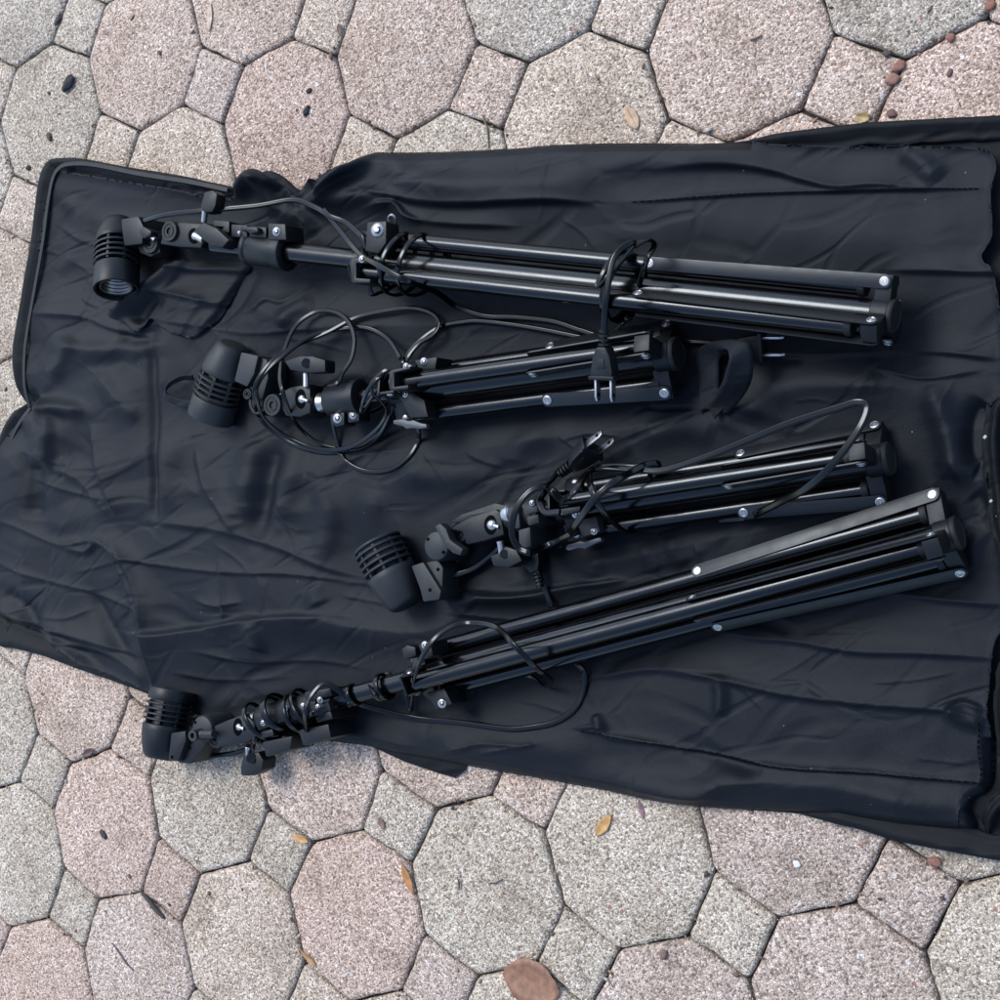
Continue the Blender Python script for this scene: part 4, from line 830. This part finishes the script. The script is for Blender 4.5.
p4a = [(192,757,22),(210,756,14),(235,753,12),(248,748,14)]+cA+[(311,744,22),(305,718,56),(309,700,58),(323,684,52),(338,690,46),(350,700,38),(370,707,24),(415,718,12),(460,722,10),(500,727,10),(522,728,10),(556,722,10),(577,707,11),(584,686,12),(583,670,14),(570,655,12),(556,620,12),(550,603,14),(543,584,16),(537,570,22)]
p4b = [(306,722,30),(312,714,50),(330,708,40),(344,700,30)]+cB+[(366,684,30)]+cC+[(404,690,20),(411,711,14),(412,700,34),(415,674,62),(430,644,66),(451,627,58),(472,623,52),(496,627,62),(514,645,78),(536,668,66),(551,680,40),(545,686,18),(530,676,12),(510,672,12)]
cord_with_plug(R4, [p4a, p4b], P(531, 546, 16), P(529, 535, 18)-P(537, 570, 20), Z, .9)

# ------------------------------------------------------------------ litter on the pavers
def leaf(name, x, y, L, W, ang, col, label, cat='leaf', curl=.25, z=.6, tip=.12):
    k = psz(x, y); c = P(x, y, z); ex = (P(x+20*math.cos(ang), y+20*math.sin(ang), z)-c).normalized(); ey = Z.cross(ex)
    bm = B(); rows = []; n = 12; m = 6; rr = random.Random(int(x*7+y))
    for i in range(n+1):
        t = i/n; w = W*.5*(math.sin(math.pi*min(1, t*.96+.02))**.75)*(1+rr.uniform(-tip, tip)*.6)
        rows.append([bm.verts.new(c+ex*(t-.5)*L*k+ey*(s/m*2-1)*w*k+Z*k*(curl*abs(s/m*2-1)**2*w+curl*.5*L*(t-.5)**2+rr.uniform(0, .4))) for s in range(m+1)])
    for a, b in zip(rows, rows[1:]):
        for s in range(m): bm.faces.new((a[s], a[s+1], b[s+1], b[s]))
    tube(bm, [c+ex*(i/8-.5)*L*k*1.08+Z*k*(.5+curl*.5*L*(i/8-.5)**2) for i in range(9)], .35*k, 6)
    mm = leafmat(col)
    o = finish(bm, name, mm, None, 0); s = o.modifiers.new('thickness', 'SOLIDIFY'); s.thickness = .0004
    return tag(o, label, cat, 'dead leaves on the pavers')
def leafmat(col):
    m = mat('dry_leaf', col, .6); nt = m.node_tree; b = nt.nodes['Principled BSDF']
    tc = nt.nodes.new('ShaderNodeTexCoord'); n = nt.nodes.new('ShaderNodeTexNoise'); n.inputs['Scale'].default_value = 160; n.inputs['Detail'].default_value = 6
    r = nt.nodes.new('ShaderNodeValToRGB'); r.color_ramp.elements[0].color = (*[c*.62 for c in col], 1); r.color_ramp.elements[1].color = (*[min(1, c*1.2) for c in col], 1)
    r.color_ramp.elements[0].position = .3; r.color_ramp.elements[1].position = .65
    nt.links.new(tc.outputs['Object'], n.inputs['Vector']); nt.links.new(n.outputs['Fac'], r.inputs[0]); nt.links.new(r.outputs[0], b.inputs['Base Color'])
    return m
def lump(name, x, y, a, b, ang, col, label, cat, group, h=.6, rough=.8):
    k = psz(x, y); bm = B(); bmesh.ops.create_icosphere(bm, subdivisions=3, radius=1); rr = random.Random(int(x*13+y*3))
    ph = [rr.uniform(0, 6) for _ in range(6)]; c = P(x, y, 0); ex = (P(x+20*math.cos(ang), y+20*math.sin(ang), 0)-c).normalized(); ey = Z.cross(ex)
    for v in bm.verts:
        q = v.co; f = 1+.12*math.sin(q.x*3+ph[0])*math.cos(q.y*4+ph[1])+.08*math.sin(q.z*7+q.x*6+ph[2])+.05*math.sin(q.y*11+ph[3])
        q = q*f; v.co = c+ex*q.x*a*.5*k+ey*q.y*b*.5*k+Z*((q.z+.75)*h*min(a, b)*.5*k)
    key = 'lump%.3f%.3f%.3f' % tuple(col)
    if key not in M: M[key] = mat('litter', col, rough, bump=(700, .6, .001))
    return tag(finish(bm, name, M[key], None, 0), label, cat, group)
def twig(pts, r, col, label):
    bm = B(); q = smooth_path([P(x, y, z) for x, y, z in pts], 5); n = len(q)
    tube(bm, q, r, 7, scale=[.5+.5*math.sin(math.pi*(i+1)/(n+1)) for i in range(n)])
    key = 'twig%.3f' % col[0]
    if key not in M: M[key] = mat('twig_bark', col, .8)
    return tag(finish(bm, 'twig', M[key], None, 0), label, 'twig', 'twigs on the pavers')
BR, OC, TAN = (.20, .095, .05), (.33, .18, .055), (.34, .25, .16)
leaf('dry_leaf', 532, 982, 66, 48, .38, (.165, .082, .045), 'large brown oval leaf at the bottom edge of the paving', curl=.16, z=1.5)
leaf('dry_leaf', 604, 825, 27, 12, -.95, (.33, .19, .06), 'pointed ochre leaf lying on a grey paver just below the bag hem')
leaf('dry_leaf', 408, 879, 30, 9, 1.2, (.27, .12, .03), 'narrow orange leaf wedged in a paver joint')
leaf('dry_leaf', 301, 839, 20, 8, .35, (.33, .18, .06), 'small ochre leaf at a joint crossing below the bottom lamp stand')
leaf('dry_leaf', 632, 118, 26, 14, 1.1, (.30, .205, .125), 'pale tan leaf on the paver above the top edge of the bag', curl=.1)
leaf('dry_leaf', 210, 17, 28, 7, 1.6, (.36, .29, .21), 'thin tan sliver of leaf near the top edge, on a pinkish paver', curl=.1)
leaf('dry_leaf', 89, 752, 16, 7, -.4, (.07, .035, .03), 'dark curled leaf in the joint left of the bottom lamp', curl=.5)
leaf('dry_leaf', 309, 958, 22, 6, .75, (.22, .12, .04), 'slim brown leaf stuck in the joint between bottom pavers', curl=.4)
leaf('dry_leaf', 382, 823, 12, 7, 1.2, (.12, .075, .055), 'tiny brown leaf on a small square paver below the bag')
leaf('dry_leaf', 641, 809, 18, 5, 1.3, (.17, .10, .12), 'purplish leaf tip poking out below the bag hem', curl=.1)
leaf('dry_leaf', 863, 118, 14, 12, .2, (.25, .19, .08), 'yellowish leaf scrap against the upper bag rim', curl=.6)
leaf('dry_leaf', 340, 30, 13, 6, 1.4, (.08, .05, .035), 'dark scrap of leaf in a joint at the top edge', curl=.5)
DK = (.012, .011, .011)
SD = 'seeds and droppings on the pavers'
lump('seed_pod', 70, 84, 20, 11, -1.0, DK, 'biggest black dropping, on the grey paver at top left', 'dropping', SD)
lump('seed_pod', 50, 137, 10, 6, 1.3, (.05, .035, .025), 'brown seed in the lower half of the top left grey paver', 'seed', SD)
lump('seed_pod', 29, 168, 6, 5, 0, DK, 'small dark seed beside the upper left bag corner', 'seed', SD)
lump('seed_pod', 49, 93, 3.5, 3, 0, (.06, .045, .035), 'tiny dark speck left of the biggest black dropping', 'seed', SD)
lump('seed_pod', 160, 53, 6, 4, 1, (.06, .04, .03), 'small brown seed on the pink paver at upper left', 'seed', SD)
lump('seed_pod', 309.5, 91, 7, 5, -.6, DK, 'upper of two close black seeds on the rosy octagon above the bag', 'seed', SD)
lump('seed_pod', 307, 111, 11, 6, -1.2, DK, 'lower of two close black seeds on the rosy octagon above the bag', 'seed', SD)
lump('seed_pod', 59, 20, 13, 6, -1.1, (.03, .025, .022), 'dark crumb sitting in the joint at the top left edge', 'seed', SD)
lump('seed_pod', 104, 834, 12, 6, .95, (.03, .027, .025), 'dark grooved seed in the middle of the rosy octagon at lower left', 'seed', SD)
lump('seed_pod', 130, 876, 5, 4, .9, (.09, .06, .05), 'faint brown seed low on the rosy octagon at lower left', 'seed', SD)
PB = 'brown pebbles on the pavers'; RB = (.16, .075, .055)
lump('pebble', 899, 67, 15, 10, -.6, RB, 'upper of two reddish brown pebbles in the joint at upper right', 'pebble', PB)
lump('pebble', 893, 80, 14, 11, -.3, (.18, .09, .065), 'lower of two reddish brown pebbles in the joint at upper right', 'pebble', PB)
lump('pebble', 887, 54, 8, 7, 0, (.045, .032, .028), 'dark crumb just above the two reddish pebbles', 'pebble', PB)
lump('pebble', 951, 38, 9, 9, .3, RB, 'brown pebble in the joint near the top right corner', 'pebble', PB)
lump('pebble', 950, 73, 5, 9, .2, (.09, .05, .045), 'narrow dark red pebble on the rosy paver at upper right', 'pebble', PB)
lump('pebble', 892, 114, 10, 8, .4, (.10, .05, .045), 'dark red pebble close to the upper bag rim', 'pebble', PB)
lump('pebble', 991, 6, 9, 11, 1, (.17, .07, .045), 'brown pebble in the very top right corner', 'pebble', PB)
lump('pebble', 935, 861, 14, 10, .2, RB, 'reddish brown pebble in the joint below the lower right bag corner', 'pebble', PB)
lump('pebble', 664, 954, 8, 10, .5, (.13, .08, .065), 'brown pebble on the paver near the bottom edge', 'pebble', PB)
lump('pebble', 797, 864, 8, 7, .5, (.46, .45, .43), 'whitish pebble set in the paver below the bag hem', 'pebble', PB, h=.35)
twig([(112,943,1),(120,954,1.4),(127,964,1.2),(134,971,1)], .0007, (.05, .045, .06), 'thin dark twig lying across the mauve paver at bottom left')
twig([(142,893,.5),(150,902,1),(157,911,1.2),(164,918,.8)], .0022, (.03, .025, .022), 'thick black twig stuck in the joint of a small rosy paver')
twig([(457,877,1),(459,883,1.6),(459,890,1)], .0007, (.03, .028, .026), 'short upright twig on the grey octagon under the bag hem')
twig([(489,883,1),(496,883,1.8),(503,879,1)], .0007, (.04, .038, .036), 'short curved twig right of another on the grey octagon')
twig([(750,40,1),(757,38,1.8),(762,35,1)], .0009, (.10, .06, .04), 'little brown twig on the pinkish paver at the top')
twig([(482,115,1),(487,128,1.5),(489,148,1)], .0008, (.09, .08, .05), 'dry grass stem sticking out above the bag edge')
twig([(22,779,1),(32,778,1.8),(40,780,1)], .0006, (.28, .27, .22), 'pale grass wisp on the small grey paver at lower left')

# ------------------------------------------------------------------ camera, light, view
cam = bpy.data.cameras.new('camera'); co = bpy.data.objects.new('camera', cam); COL.objects.link(co); SC.camera = co
cam.sensor_fit = 'HORIZONTAL'; cam.sensor_width = 36; cam.lens = F/1000*36; cam.clip_start = .02; cam.clip_end = 200
fl = lambda v: Vector((v[0], -v[1], -v[2]))
rx, up_, fw = fl(RC[0]), -fl(RC[1]), fl(RC[2])
mw = Matrix.Identity(4)
for i in range(3): mw[i][0], mw[i][1], mw[i][2] = rx[i], up_[i], -fw[i]
mw.translation = Vector(((CU[0]-U0)*PITCH, -(CU[1]-V0)*PITCH, -CU[2]*PITCH)); co.matrix_world = mw

EL, AZ = math.radians(57), math.radians(112)       # towards the sun: upper left of the bag
sd = Vector((math.cos(EL)*math.cos(AZ), math.cos(EL)*math.sin(AZ), math.sin(EL)))
w = bpy.data.worlds.new('World'); SC.world = w; w.use_nodes = True; nt = w.node_tree
bg = nt.nodes['Background']; sk = nt.nodes.new('ShaderNodeTexSky'); sk.sky_type = 'NISHITA'; sk.sun_disc = False
sk.sun_elevation = EL; sk.sun_rotation = math.atan2(sd.x, sd.y); sk.air_density = 1.0; sk.dust_density = 2.0; sk.ozone_density = 1.0
nt.links.new(sk.outputs[0], bg.inputs[0]); bg.inputs[1].default_value = .15
sl = bpy.data.lights.new('sun', 'SUN'); so = bpy.data.objects.new('sun', sl); COL.objects.link(so)
sl.energy = 1.1; sl.angle = math.radians(24); sl.color = (1, .985, .96); so.rotation_euler = sd.to_track_quat('Z', 'Y').to_euler(); so.location = sd*3
SC.view_settings.view_transform = 'Standard'; SC.view_settings.look = 'None'; SC.view_settings.exposure = 1.30; SC.view_settings.gamma = 1
SC.view_settings.use_curve_mapping = False
